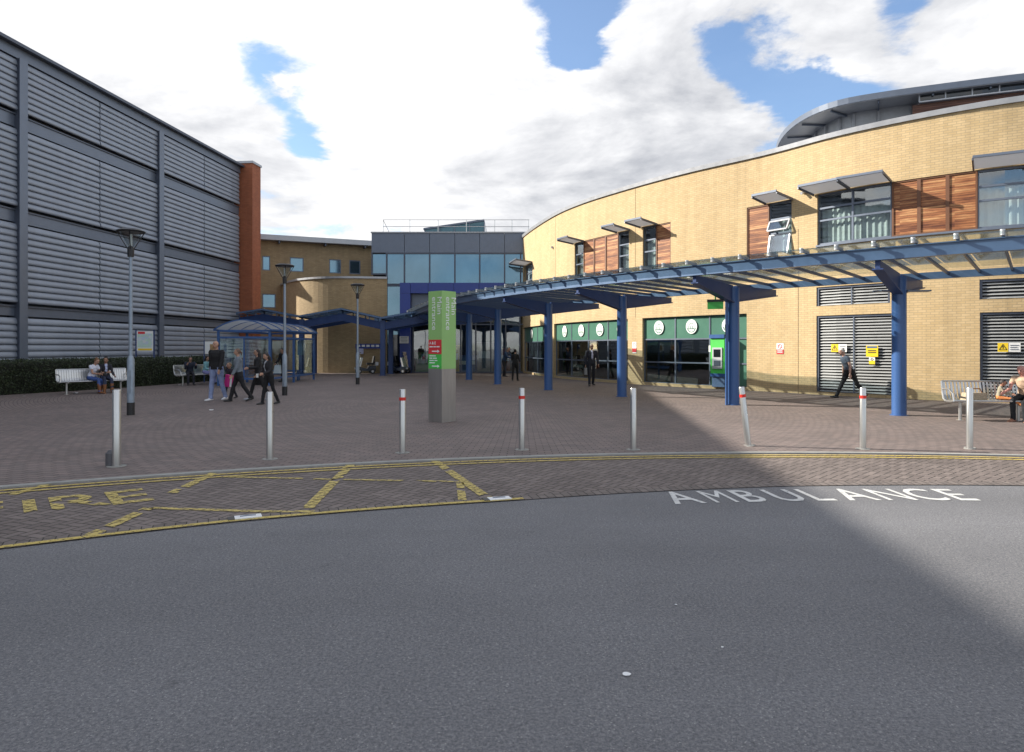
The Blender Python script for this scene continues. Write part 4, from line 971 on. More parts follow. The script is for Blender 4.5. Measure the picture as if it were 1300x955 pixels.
q = MB()
for z, ws in ((1.42, ((.04, .2),)), (1.37, ((.04, .09), (.15, .12))), (1.32, ((.04, .14), (.2, .09))), (1.27, ((.04, .17),))):
    for a, w_ in ws: q.add([bs+u*a+Vector((0, 0, z)), bs+u*(a+w_)+Vector((0, 0, z)), bs+u*(a+w_)+Vector((0, 0, z+.022)), bs+u*a+Vector((0, 0, z+.022))], [(0, 1, 2, 3)])
arrow(q, 1.21); q.build('panel_lettering', TEXTW, gpn)
# ------------------------------------------------------------------ benches
def bench(label, L_, n_legs=2, sw=.045):
    T = thing('metal_bench', label, 'bench', (0, 0, 0), 'metal benches on the plaza', local=True)
    m = MB(); prof = [(-.23, .44), (-.1, .43), (.1, .43), (.17, .46), (.215, .55), (.25, .74), (.275, .84)]
    n_ = int(L_/.075)
    for i in range(n_):
        x = -L_/2+.04+i*(L_-.08)/(n_-1)
        for (y0, z0), (y1, z1) in zip(prof, prof[1:]): m.bar((x, y0, z0), (x, y1, z1), sw, .012)
    m.build('slatted_seat', STAINL, T)
    m = MB(); m.tube([(-L_/2, -.24, .44), (L_/2, -.24, .44)], .022, 8); m.tube([(-L_/2, .28, .85), (L_/2, .28, .85)], .022, 8); m.build('edge_tubes', STAINL, T)
    for x in (-L_/2, L_/2):
        m = MB(); pts = [(x, -.24, .44), (x, -.1, .415), (x, .1, .42), (x, .19, .47), (x, .24, .62), (x, .28, .85)]; m.tube(pts, .026, 8); m.tube([(x, -.24, .44), (x, -.2, .6), (x, -.05, .68), (x, .24, .68)], .02, 8); m.build('end_frame', STAINL, T)
    for x in [-L_/2+.25+(L_-.5)*k/(n_legs-1) for k in range(n_legs)]:
        m = MB(); m.tube([(x, 0, 0), (x, 0, .42)], .035, 10); m.tube([(x, 0, 0), (x, 0, .01)], .08, 12); m.box((x, 0, .41), (.06, .4, .03)); m.build('leg', STAINL, T)
    return T
def faceto(dx, dy): return math.atan2(dy, dx)+math.pi/2   # rotation so that local -y points to (dx,dy)
B1 = bench('curved metal bench in front of the hedge with two seated young women', 2.2, sw=.066)
B1P = Vector((-14.8, 24.2, 0)); B1R = R(48)
place(B1, B1P, rz=B1R)
B2 = place(copy_tree(B1), (-13.7, 30.0, 0), 'metal bench near the shelter with two people seated in front of the hedge', rz=R(62))
B3 = bench('slatted steel bench in the canopy shadow at the right edge of the photo', 2.9, 3); B3P = Vector((11.15, 15.05, 0)); B3R = R(-6); place(B3, B3P, rz=B3R)
# ------------------------------------------------------------------ posters in the hedge
def mapcol(name):
    m = bpy.data.materials.new(name); m.use_nodes = True; nt = m.node_tree; b = nt.nodes['Principled BSDF']; geo = N(nt, 'ShaderNodeNewGeometry')
    v = N(nt, 'ShaderNodeTexVoronoi', i_Scale=9.); nt.links.new(geo.outputs['Position'], v.inputs['Vector'])
    cr = N(nt, 'ShaderNodeValToRGB'); sp = N(nt, 'ShaderNodeSeparateColor'); nt.links.new(v.outputs['Color'], sp.inputs[0]); nt.links.new(sp.outputs[0], cr.inputs[0])
    e = cr.color_ramp.elements; e[0].color = (.45, .6, .55, 1); e[1].color = (.7, .72, .7, 1); x = e.new(.45); x.color = (.55, .72, .6, 1); x = e.new(.7); x.color = (.5, .6, .72, 1)
    nt.links.new(cr.outputs[0], b.inputs['Base Color']); return m
MAPM = mapcol('map_print')
PB = thing('map_board', 'site map poster with red title on blue posts in the hedge', 'notice board', (-15.9, 29.6, 0), local=True, rz=R(10))
m = MB(); m.box((0, 0, 1.9), (.66, .05, .86)); m.build('panel', SIGNWH, PB)
m = MB(); m.box((0, -.027, 1.93), (.6, .004, .6)); m.build('map', MAPM, PB)
m = MB(); m.box((-.14, -.03, 2.26), (.28, .004, .1)); m.build('title_strip', SIGNRED, PB)
m = MB(); m.box((0, -.03, 1.54), (.56, .004, .08)); m.build('colour_key', YELLOW, PB)
for x in (-.36, .36): m = MB(); m.box((x, 0, 1.2), (.05, .06, 2.4)); m.build('post', BLUE_DK, PB)
PB2 = thing('notice_board', 'wide white notice board with a brown picture behind the man in black jacket', 'notice board', (-13.75, 31.9, 0), local=True, rz=R(20))
m = MB(); m.box((0, 0, 1.62), (1.1, .05, .58)); m.build('panel', SIGNWH, PB2)
m = MB(); m.box((-.12, -.027, 1.6), (.42, .004, .36)); m.build('picture', mat('brown_print', (.4, .24, .1), .5, var=.5, scale=12), PB2)
m = MB(); m.box((.36, -.027, 1.6), (.2, .004, .36)); m.build('text_block', BLUEGREY, PB2)
for x in (-.57, .57): m = MB(); m.box((x, 0, .98), (.05, .06, 1.96)); m.build('post', BLUE_DK, PB2)
# ------------------------------------------------------------------ wall signs, cash machine
def wallthing(px, z, off=.0):
    t = S(px) if px < 1296 else None; return WC.at(t, off, z), WC.t(t).to_3d(), WC.n(t).to_3d()
def wsign(nm, label, px, z, w_, h_, base, items, off=.012, grp=None):
    o, tx, nn = wallthing(px, z, off); M = frame(o, tx, (0, 0, 1)); T = thing(nm, label, 'sign', o, grp)
    def panel(x0, x1, z0, z1, d, mt, name):
        q = MB(); q.prism([M @ Vector((x0, z0, d-.006)), M @ Vector((x1, z0, d-.006)), M @ Vector((x1, z1, d-.006)), M @ Vector((x0, z1, d-.006))], nn*.006); return q.build(name, mt, T)
    panel(-w_/2, w_/2, -h_/2, h_/2, 0, base, 'panel')
    for (x0, x1, z0, z1, mt, name) in items: panel(x0, x1, z0, z1, .006, mt, name)
    return T, M, nn
T, M, nn = wsign('wall_sign', 'small red and white no smoking sign on the brick beside the louvred door', 990.5, 1.58, .28, .38, SIGNWH, [(-.14, .14, -.19, -.03, SIGNRED, 'red_strip')])
q = MB()
def ringm(q, M, cx, cz, r0, r1, d): 
    k = 20; vs = []
    for i in range(k+1): a = 2*math.pi*i/k; vs += [M @ Vector((cx+r*math.cos(a), cz+r*math.sin(a), d)) for r in (r0, r1)]
    q.add(vs, [(2*i, 2*i+2, 2*i+3, 2*i+1) for i in range(k)])
ringm(q, M, 0, .08, .06, .08, .009); q.bar(M @ Vector((-.05, .13, .01)), M @ Vector((.05, .03, .01)), .015, .003, nn); q.build('prohibition_ring', SIGNRED, T)
q = MB(); [q.bar(M @ Vector((-.1, z, .009)), M @ Vector((.1, z, .009)), .004, .02) for z in (-.08, -.13)]; q.build('sign_text', TEXTW, T)
T, M, nn = wsign('wall_sign', 'small white and red notice on the brick pier between the two café windows', 805.5, 1.62, .26, .5, SIGNWH, [(-.13, .13, -.2, -.03, SIGNRED, 'red_strip')])
q = MB(); ringm(q, M, 0, .13, .055, .075, .009); q.build('printed_ring', GREY, T)
T, M, nn = wsign('wall_sign', 'tall narrow red and green notice on the brick left of the café windows', 700.4, 1.75, .3, .95, SIGNWH, [(-.14, .14, .05, .46, mat('pink_print', (.75, .12, .12), .5), 'red_print'), (-.14, .14, -.46, .0, mat('mint_print', (.3, .55, .4), .5), 'green_print')])
def warn(px, z, w_, label, order):
    T, M, nn = wsign('warning_sign', label, px, z, w_, .26, SIGNWH, [(-w_/2, -.02, -.13, .13, YELLOW, 'yellow_half')], off=.0, grp=None)
    q = MB(); cx = -w_/4-.01; p = [(-.09, -.07), (.09, -.07), (0, .09)]; 
    for (a, c) in zip(p, p[1:]+p[:1]): q.bar(M @ Vector((cx+a[0], a[1], .009)), M @ Vector((cx+c[0], c[1], .009)), .004, .016, M.col[1].to_3d() if 0 else (0, 0, 1))
    q.bar(M @ Vector((cx, -.04, .009)), M @ Vector((cx, .04, .009)), .004, .02, M.col[0].to_3d()); q.build('warning_triangle', TEXTB, T)
    q = MB()
    for k in range(3): q.bar(M @ Vector((.02, .06-.06*k, .008)), M @ Vector((w_/2-.04-.03*(k % 2), .06-.06*k, .008)), .003, .018)
    q.build('sign_text', GREY, T)
warn(1065, 1.6, .52, 'yellow and white warning sign half hidden behind the head of the walking man', 0)
warn(1281, 1.62, .54, 'yellow and white warning sign on the louvred door above the right bench', 0)
T, M, nn = wsign('warning_sign', 'upright yellow warning sign right of the walking man on the louvred door', 1107, 1.5, .36, .36, YELLOW, [(-.15, .15, .1, .16, BLUEGREY, 'blue_strip')], off=.0)
q = MB(); [q.bar(M @ Vector((-.12, z, .008)), M @ Vector((.12, z, .008)), .003, .025) for z in (.02, -.04)]; q.build('sign_text', TEXTB, T)
T, M, nn = wsign('warning_sign', 'smallest yellow and white sign, hanging under the upright yellow one', 1107, 1.19, .18, .22, SIGNWH, [(-.09, .09, -.11, 0, YELLOW, 'yellow_half')], off=.0)
q = MB(); ringm(q, M, 0, .045, .025, .04, .008); q.build('printed_ring', TEXTB, T)
o, tx, nn = wallthing(915.5, 0, -.03); AT = thing('cash_machine', 'bright green cash machine set in the café glazing behind the blue column', 'cash machine', o)
def ab(name, x0, x1, z0, z1, d0, d1, mt): q = MB(); q.obox(o+tx*x0+nn*d0+Vector((0, 0, z0)), tx*(x1-x0), nn*(d1-d0), (0, 0, z1-z0)); return q.build(name, mt, AT)
ab('body', -.3, .3, .62, 1.98, 0, .3, SIGNGR2); ab('hood', -.32, .32, 1.98, 2.12, 0, .36, BLUE); ab('plinth', -.27, .27, .1, .62, 0, .24, BLUEGREY)
ab('screen_surround', -.2, .22, .8, 1.62, .3, .34, LGREY); ab('screen', -.14, .16, 1.25, 1.55, .34, .346, GLASSDK); ab('keypad', -.12, .14, .92, 1.12, .34, .36, STEEL_DK)
ab('surround_trim', -.3, .3, .5, .62, .24, .31, BLUE); ab('notice', -.56, -.36, 1.45, 1.7, .0, .012, SIGNWH)
# white marker blocks let into the edging
for (px, py, lb) in ((315, 658, 'white marker block set in the edging of the lay-by, left one'), (634, 634.5, 'white marker block at the end of the yellow bay line')):
    o = gp(px, py, RZ); r_, a_ = topol(o); rz = -R(a_)+.0
    T = thing('marker_block', lb, 'road marker', (o.x, o.y, RZ+.01), 'white marker blocks', local=True, rz=rz+R(4))
    m = MB(); m.box((0, 0, .0), (.24, .13, .02)); m.build('white_slab', WHITE, T); m = MB(); m.box((-.15, 0, .0), (.06, .13, .016)); m.build('dark_slab', BLACK, T)
    m = MB(); m.tube([(-.07, .01, .01), (0, .02, .012), (.07, .01, .01)], .008, 6); m.build('recessed_handle', GREY, T)
# litter
def litter(px, py, s, lb, z=0, mt=WHITE):
    o = gp(px, py, z); m = MB(); rr = random.Random(px); n_ = 9; pts = [Vector((math.cos(2*math.pi*k/n_)*s*rr.uniform(.6, 1), math.sin(2*math.pi*k/n_)*s*.8*rr.uniform(.6, 1), rr.uniform(.002, s*.35))) for k in range(n_)]
    m.add([Vector((0, 0, s*.3))]+pts, [(0, k+1, (k+1) % n_+1) for k in range(n_)]); m.prism([p*.8-Vector((0, 0, p.z*.8-.001)) for p in pts], (0, 0, .003))
    m.v = [v+o for v in m.v]
    m.build('litter', mt, loc=o, kind='thing', label=lb, category='litter', group='scraps of litter')
litter(796, 857, .026, 'white torn paper scrap on the asphalt near the camera', RZ+.002)
litter(268, 521, .07, 'white paper scrap on the paving in front of the man in black jacket')
litter(228, 489, .07, 'crumpled white scrap beside the hedge, left of the far bench')
litter(96, 499.5, .12, 'flat white wrapper under the left bench'); litter(31, 503, .06, 'small white scrap at the far left end of the hedge')
litter(917, 822, .01, 'tiny pale fragment on the asphalt right of the torn paper', RZ+.002); litter(858, 768, .011, 'tiny pale fragment on the asphalt, the farther one', RZ+.002)
# ------------------------------------------------------------------ mobility carts under the folded canopy
def cart(label, p, rz):
    T = thing('mobility_cart', label, 'cart', p, 'mobility carts parked under the folded canopy', local=True, rz=rz)
    m = MB(); m.prism([(-.6, -.3, .18), (.55, -.3, .18), (.6, -.3, .38), (.35, -.3, .45), (-.1, -.3, .3), (-.25, -.3, .5), (-.62, -.3, .5)], (0, .6, 0)); m.build('body', mat('cart_dark', (.03, .04, .06), .3, coat=.5), T)
    m = MB(); m.box((-.3, 0, .62), (.42, .48, .12)); m.prism([(-.52, -.24, .66), (-.42, -.24, .66), (-.5, -.24, 1.1), (-.6, -.24, 1.1)], (0, .48, 0)); m.build('seat', BLACK, T)
    m = MB(); m.prism([(.32, -.28, .4), (.42, -.28, .42), (.26, -.28, 1.0), (.18, -.28, 1.0)], (0, .56, 0)); m.build('front_fairing', WHITE, T)
    m = MB(); m.tube([(.2, -.28, 1.0), (.2, .28, 1.0)], .02, 8); m.tube([(.28, 0, .6), (.2, 0, 1.0)], .03, 8); m.build('handlebar', STEEL_DK, T)
    m = MB(); m.prism([(.45, -.29, .42), (.47, -.29, .42), (.3, -.29, 1.35), (.28, -.29, 1.35)], (0, .58, 0)); m.build('windscreen', GLASS, T)
    for x, y in ((-.4, -.33), (-.4, .33), (.42, -.33), (.42, .33)):
        m = MB(); m.tube([(x, y-.05, .16), (x, y+.05, .16)], .16, 18); W = m.build('wheel', BLACK, T); m = MB(); m.tube([(x, y-.055, .16), (x, y+.055, .16)], .08, 12); m.build('rim', LGREY, W)
    m = MB(); m.tube([(.58, -.18, .33), (.64, -.18, .33)], .06, 10); m.build('headlight', WHITE, T)
    m = MB(); m.box((-.68, 0, .62), (.2, .42, .22)); m.build('rear_box', LGREY, T)
    return T
c1 = cart('dark mobility cart with white fairing parked between the lamp post and the blue column', (-9.15, 42.6, 0), R(200))
c2 = place(copy_tree(c1), (-7.05, 42.9, 0), 'second mobility cart, mostly hidden behind the blue canopy column', rz=R(-20))
NB = thing('leaflet_rack', 'blue board with white leaflets on the tan wall behind the carts', 'notice board', (-9.1, 43.3, 0))
m = MB(); m.box((-9.0, 43.45, 1.72), (1.9, .06, .3)); m.build('header_panel', BLUE_PANEL, NB)
for i in range(6): m = MB(); m.box((-9.75+.3*i, 43.41, 1.74), (.2, .01, .13)); m.build('leaflet', SIGNWH, NB)
m = MB(); m.box((-9.65, 43.45, 1.4), (.4, .05, .35)); m.build('notice', mat('lilac_print', (.5, .5, .7), .5), NB)
m = MB(); [m.box((x, 43.5, .85), (.05, .05, 1.7)) for x in (-9.9, -8.1)]; m.build('posts', BLUE, NB)
# ------------------------------------------------------------------ people
def rotx(v, a):   # swing forward (towards -y) by a degrees in the sagittal plane, v points down
    return Matrix.Rotation(R(-a), 3, 'X') @ v
CLOTH = {}
def cloth(col, rough=.85):
    k = tuple(round(c, 3) for c in col)
    if k not in CLOTH: CLOTH[k] = mat('cloth_%02d' % len(CLOTH), col, rough, var=.14, scale=9, bump=.5, bscale=25)
    return CLOTH[k]
EYE = mat('eye_dark', (.03, .02, .02), .3)
def person(label, loc, rz, h=1.7, pelvis=None, hip=(0, 0), knee=(0, 0), lean=3, sh=(0, 0), ab=(8, 8), el=(8, 8), head=(0, 0), top=(.1, .1, .1), bottom=(.05, .05, .07), shoe=(.03, .03, .03), skin=(.45, .26, .18),
           hair=(.05, .03, .02), hairstyle='short', coat=False, hem=0., loose=1., short_sleeve=False, inner=None, boots=None, group='people on the plaza', female=False, bulk=1., twist=0, glasses=False, legout=(3, 3)):
    u = h/1.75; P = {}; parts = {}
    def part(k): return parts.setdefault(k, MB())
    down = Vector((0, 0, -1)); fwd = Vector((0, -1, 0))
    TH, SHN, AN = .43*u, .43*u, .075*u
    joints = []
    for i, sx in enumerate((-1, 1)):
        t = rotx(down, hip[i]); t = (t+Vector((sx*math.tan(R(legout[i])), 0, 0))).normalized(); s = rotx(down, hip[i]-knee[i]); s = (s+Vector((sx*.02, 0, 0))).normalized()
        hp = Vector((sx*.09*u, 0, 0)); kn = hp+t*TH; an = kn+s*SHN; joints.append([hp, kn, an, s, hip[i]-knee[i]])
    low = min(j[2].z-AN for j in joints)
    pz = -low if pelvis is None else pelvis
    O = Vector((0, 0, pz))
    tb = 'bottom'
    for i, (hp, kn, an, s, ang) in enumerate(joints):
        sx = (-1, 1)[i]; hp, kn, an = hp+O, kn+O, an+O
        l = loose
        part(tb).tube([hp+Vector((0, .0, .05*u)), hp.lerp(kn, .25), hp.lerp(kn, .7), kn, kn.lerp(an, .3), kn.lerp(an, .75), an+s*.01], [.092*u*l*bulk, .088*u*l*bulk, .066*u*l, .06*u*l, .06*u*l, .05*u*max(1, l*1.02), .05*u*max(1, l*1.08)], 14)
        if boots: part('boot').tube([kn.lerp(an, .35), kn.lerp(an, .7), an], [.066*u, .058*u, .055*u], 12)
        # foot stays flat-ish unless the leg trails behind
        fa = max(-35, min(25, ang*.0 if pelvis is not None else (-max(0, -ang-18)*1.0+max(0, ang-15)*.5)))
        fd = Matrix.Rotation(R(-fa), 3, 'X') @ fwd; fd = (fd+Vector((sx*.18, 0, 0))).normalized(); sole = Vector((0, 0, -1))
        k = 'boot' if boots else 'shoe'
        hl = an+Vector((0, 0, -.035*u))-fd*.05*u; part(k).tube([hl-fd*.015+Vector((0, 0, .0)), hl+fd*.05*u, hl+fd*.14*u-Vector((0, 0, .006*u)), hl+fd*.215*u-Vector((0, 0, .015*u)), hl+fd*.25*u-Vector((0, 0, .02*u))], [.034*u, .042*u, .036*u, .027*u, .014*u], 12, ell=([1, 1, 1.15, 1.4, 1.5], (1, 0, 0)))
        part(k).tube([an+Vector((0, 0, .02)), hl+fd*.03+Vector((0, 0, .0))], [.04*u, .038*u], 10)
    # torso along a leaning spine
    sp = Matrix.Rotation(R(lean), 3, 'X') @ Vector((0, 0, 1))
    bk = Matrix.Rotation(R(lean), 3, 'X') @ Vector((0, 1, 0))
    B = O; X = Vector((1, 0, 0)); w = .88 if female else 1
    part('bottom').tube([B-sp*.07*u, B-sp*.02*u, B+sp*.06*u, B+sp*.12*u], [.08*u*bulk, .105*u*bulk, .108*u*bulk, .1*u*bulk], 18, ell=([1.25, 1.42, 1.45, 1.4], X))
    k = 1.08 if coat else 1.0; k *= bulk
    pts = [B+sp*(.1-hem)*u, B+sp*(.14-hem*.4)*u, B+sp*.22*u, B+sp*.34*u-bk*.01*u, B+sp*.44*u, B+sp*.505*u+bk*.01, B+sp*.54*u+bk*.01]
    rad = [.108*u*k*(1+.5*hem), .106*u*k*(1+.2*hem), .1*u*k*(w if not coat else 1), .115*u*k, .108*u*k, .07*u*k, .05*u]
    part('top').tube(pts, rad, 20, ell=([1.5, 1.45, 1.4, 1.4*w, 1.55*w, 2.0*w, 1.4], X))
    shz = B+sp*.475*u+bk*.005
    nb = B+sp*.52*u
    if inner: part('inner').tube([B+sp*.16*u-bk*.075*u*k, B+sp*.34*u-bk*.093*u*k, B+sp*.47*u-bk*.07*u*k, B+sp*.53*u-bk*.035*u], [.03*u, .042*u, .04*u, .035*u], 10, ell=([1.2, 1.3, 1.2, 1.2], X))
    hd = Matrix.Rotation(R(lean*.5+head[0]), 3, 'X') @ Vector((0, 0, 1)); hr = Matrix.Rotation(R(head[1]), 3, 'Z') @ Matrix.Rotation(R(lean*.5+head[0]), 3, 'X')
    part('skin').tube([nb-sp*.03, nb+hd*.06*u, nb+hd*.11*u], [.056*u, .05*u, .052*u], 12)
    hc = nb+hd*.165*u+fwd*.018*u; hs = .96*u if h > 1.3 else u*1.22
    hm_ = hr
    def H_(x, y, z): return hc+hm_ @ (Vector((x, y, z))*hs)
    S4 = hm_
    part('skin').ball(hc, (.074*hs, .092*hs, .106*hs), 18, M=S4)
    part('skin').ball(H_(0, -.03, -.055), (.052*hs, .058*hs, .055*hs), 14, M=S4)
    part('skin').ball(H_(0, -.02, .045), (.068*hs, .075*hs, .05*hs), 14, M=S4)
    part('skin').tube([H_(0, -.088, .015), H_(0, -.112, -.018), H_(0, -.095, -.03)], [.008*hs, .016*hs, .012*hs], 8)
    for sx in (-1, 1):
        part('skin').ball(H_(sx*.076, .005, -.008), (.01*hs, .02*hs, .032*hs), 8, M=S4); part('eye').ball(H_(sx*.03, -.084, .012), (.015*hs, .008*hs, .008*hs), 8, M=S4)
    part('lips').ball(H_(0, -.088, -.055), (.024*hs, .009*hs, .008*hs), 8, M=S4)
    # arms
    hands = []
    for i, sx in enumerate((-1, 1)):
        s0 = shz+X*sx*.185*u*w*(1.04 if coat else 1)*(.5+.5*bulk); a = Matrix.Rotation(R(-sh[i]), 3, 'X') @ down; a = (Matrix.Rotation(R(-sx*ab[i]), 3, 'Y') @ a).normalized()
        f = Matrix.Rotation(R(-(sh[i]+el[i])), 3, 'X') @ down; f = (Matrix.Rotation(R(-sx*ab[i]*.4+(sx*max(0, el[i]-40)*.35*(1 if f.z < .1 else -.6))), 3, 'Y') @ f).normalized()
        e_ = s0+a*.29*u; wr = e_+f*.25*u; ks = (1.25 if coat else 1.05)
        part('top').tube([shz+X*sx*.09*u, s0, s0+a*.04*u], [.055*u, .058*u*ks, .056*u*ks], 12)
        if short_sleeve:
            part('top').tube([s0, s0+a*.13*u], [.058*u, .056*u], 12); part('skin').tube([s0+a*.1*u, e_, e_+f*.1*u, wr], [.043*u, .038*u, .036*u, .025*u], 12)
        else: part('top').tube([s0, s0.lerp(e_, .5), e_, e_+f*.12*u, wr+f*.0], [.056*u*ks, .05*u*ks, .046*u*ks, .042*u*ks, .034*u*ks], 14)
        side = f.cross(fwd if abs(f.dot(fwd)) < .8 else Vector((0, 0, 1))).normalized(); nrm = side.cross(f).normalized()
        wd = nrm; th = side
        pm = wr+f*.05*u; part('skin').tube([wr-f*.01, wr+f*.03*u, wr+f*.085*u], [.024*u, .02*u, .018*u], 10, ell=([1.1, 1.8, 2.1], wd))
        for q, (o_, ln) in enumerate(((-.03, .062), (-.0105, .076), (.0105, .072), (.03, .055))):
            b0 = wr+f*.08*u+wd*o_*u; cu = -th*sx*.35
            part('skin').tube([b0, b0+(f+cu*.5).normalized()*ln*.5*u, b0+(f+cu*.5).normalized()*ln*.5*u+(f+cu*2).normalized()*ln*.5*u], [.0095*u, .009*u, .0075*u], 8)
        b0 = wr+f*.03*u-wd*.03*u*(-1 if f.z < -.5 else 1)*(-1); tdir = (f+(-wd)*(-1)*.0+wd*.9*(1 if (b0-wr).dot(wd) > 0 else -1)).normalized(); part('skin').tube([b0, b0+tdir*.035*u, b0+(tdir+f).normalized()*.062*u], [.012*u, .0105*u, .008*u], 8)
        hands.append(wr+f*.1*u)
    order = [k for k in ('skin', 'top', 'bottom', 'shoe', 'boot', 'inner', 'eye', 'lips') if k in parts]
    sk = mat('skin_%d' % int(skin[0]*1000), skin, .55, var=.05)
    mats = {'skin': sk, 'top': cloth(top), 'bottom': cloth(bottom), 'shoe': cloth(shoe, .5), 'boot': cloth(boots or shoe, .6), 'inner': cloth(inner or top), 'eye': EYE, 'lips': mat('lips', (.32, .1, .09), .5)}
    al = MB(); own = []
    for k in order: mb = parts[k]; al.add(mb.v, mb.f); own += [order.index(k)]*len(mb.f)
    tree = BVHTree.FromPolygons([tuple(v) for v in al.v], [tuple(f) for f in al.f])
    me = al.mesh('tmp', [sk]); o = bpy.data.objects.new('tmp', me); COL.objects.link(o)
    md = o.modifiers.new('r', 'REMESH'); md.mode = 'VOXEL'; md.voxel_size = .0095 if h > 1.3 else .008; md.use_smooth_shade = True
    sm = o.modifiers.new('s', 'SMOOTH'); sm.iterations = 2; sm.factor = .5
    dg = bpy.context.evaluated_depsgraph_get(); me2 = bpy.data.meshes.new_from_object(o.evaluated_get(dg)); bpy.data.objects.remove(o); bpy.data.meshes.remove(me)
    me2.materials.clear()
    for k in order: me2.materials.append(mats[k])
    # cloth creases
    nv = [v.normal.copy() for v in me2.vertices]; co = [v.co.copy() for v in me2.vertices]; flat = []
    for c, nr_ in zip(co, nv):
        if c.z < hc.z-.14*u: c = c+nr_*((noise.noise(c*11)*.006+noise.noise(Vector((c.x*5, c.y*5, c.z*16)))*.005)*u)
        flat += list(c)
    me2.vertices.foreach_set('co', flat); me2.update()
    idx = [own[tree.find_nearest(p.center)[2]] for p in me2.polygons]
    me2.polygons.foreach_set('material_index', idx); me2.polygons.foreach_set('use_smooth', [True]*len(idx)); me2.name = 'person'
    o = bpy.data.objects.new('person', me2); COL.objects.link(o); o.location = loc; o.rotation_euler[2] = rz
    o['label'] = label; o['category'] = 'person'; o['group'] = group
    hmat = mat('hair_%d_%d' % (int(hair[0]*1000), int(hair[1]*1000)), hair, .6, var=.3, scale=30)
    if hairstyle != 'none':
        m = MB(); top_only = hairstyle == 'fringe'
        if not top_only: m.ball(H_(0, .014, .018), (.083*hs, .096*hs, .104*hs), 18, M=S4)
        else: m.ball(H_(0, .022, -.005), (.08*hs, .086*hs, .075*hs), 16, M=S4)
        if hairstyle == 'long': m.tube([H_(0, .03, .02), H_(0, .07, -.08), H_(0, .075, -.2), H_(0, .07, -.28)], [.07*hs, .075*hs, .06*hs, .03*hs], 14, ell=([1.15, 1.2, 1.3, 1.3], X))
        if hairstyle == 'bun': m.ball(H_(0, .06, .105), (.045*hs, .045*hs, .04*hs), 12)
        if hairstyle == 'tail': m.tube([H_(0, .08, .03), H_(0, .125, -.02), H_(0, .12, -.12)], [.03*hs, .028*hs, .012*hs], 10)
        for i, v in enumerate(m.v):
            q = hm_.transposed() @ (v-hc)
            if hairstyle != 'fringe':
                # keep the hair off the face: pull the front lower part back behind the ears
                if q.y < -.02*hs and q.z < .055*hs and q.length < .14*hs: q.y = -.02*hs; q.x *= .86; q.z = max(q.z, -.03*hs)
            v2 = hc+hm_ @ q; m.v[i] = v2+Vector((noise.noise(v2*40), noise.noise(v2*40+Vector((5, 5, 5))), noise.noise(v2*40+Vector((9, 1, 4)))))*.004
        m.build('hair', hmat, o, off=(0, 0, 0), smooth=True)
    if glasses:
        m = MB()
        for sx in (-1, 1): m.ball(H_(sx*.032, -.1, .012), (.026*hs, .006*hs, .018*hs), 10, M=S4); m.bar(H_(sx*.058, -.095, .015), H_(sx*.08, .0, .01), .004, .006)
        m.build('glasses', BLACK, o, off=(0, 0, 0))
    Mw = Matrix.Translation(loc) @ Matrix.Rotation(rz, 4, 'Z')
    return o, [Mw @ v for v in hands], Mw, hc
D2 = lambda a: R(a)
# walking group, left
person('bald man in a black jacket and pale blue trousers walking beside the shelter', gp(275, 509), D2(-20), 1.85, hip=(9, -10), knee=(5, 10), lean=1, sh=(-10, 12), el=(12, 14), top=(.012, .012, .014), bottom=(.26, .32, .52), shoe=(.75, .76, .78), hairstyle='fringe', hair=(.06, .045, .04), coat=True, hem=.12, bulk=1.14, loose=1.12, group='group walking past the shelter')
person('fair haired woman in a grey sweater striding left in black trousers', gp(303, 510), D2(-68), 1.64, hip=(20, -20), knee=(6, 14), lean=2, sh=(-14, 10), el=(10, 20), top=(.17, .2, .235), bottom=(.015, .015, .018), hair=(.16, .1, .07), hairstyle='tail', female=True, hem=.06, bulk=1.12, coat=True, loose=1.12, group='group walking past the shelter')
person('small child walking between the man in black and the woman in grey', gp(292, 506), D2(-35), 1.15, hip=(16, -12), knee=(6, 14), sh=(-6, 10), top=(.03, .025, .04), bottom=(.03, .03, .04), hair=(.2, .13, .07), hairstyle='short', group='group walking past the shelter')
_, hw, _, _ = person('dark haired woman in black wearing glasses, walking left', gp(328, 508), D2(-62), 1.62, hip=(20, -18), knee=(5, 16), lean=2, sh=(-22, 14), el=(14, 70), top=(.015, .015, .017), bottom=(.012, .012, .014), shoe=(.35, .36, .4), hair=(.02, .012, .01), hairstyle='long', female=True, glasses=True, coat=True, hem=.1, group='group walking past the shelter')
_, hp_, _, _ = person('woman in a glossy black padded jacket, last of the walking group', gp(341.5, 513.5), D2(-40), 1.5, hip=(14, -12), knee=(5, 12), lean=5, sh=(8, 12), el=(50, 60), head=(12, 0), top=(.02, .02, .024), inner=(.4, .42, .46), bottom=(.012, .012, .014), hair=(.025, .016, .014), hairstyle='long', female=True, coat=True, hem=.05, bulk=1.1, group='group walking past the shelter')
m = MB(); c = gp(289, 508)+Vector((.07, -.12, .62)); m.prism([c+Vector((-.14, 0, -.2)), c+Vector((.12, 0, -.22)), c+Vector((.15, 0, .12)), c+Vector((-.08, 0, .18))], (0, .1, 0), 0); m.prism([c+Vector((.03, -.004, -.2)), c+Vector((.09, -.004, -.21)), c+Vector((.12, -.004, .1)), c+Vector((.07, -.004, .13))], (0, .004, 0), 1)
bag = m.build('carrier_bag', [mat('pink_bag', (.7, .03, .25), .5), WHITE], loc=c, kind='thing', label='bright pink and white bag carried between the man and the woman in grey', category='bag'); m = MB(); m.tube([c+Vector((-.06, .05, .16)), c+Vector((.03, .05, .32)), c+Vector((.12, .05, .12))], .008, 6); m.build('handle', BLACK, bag, off=c)
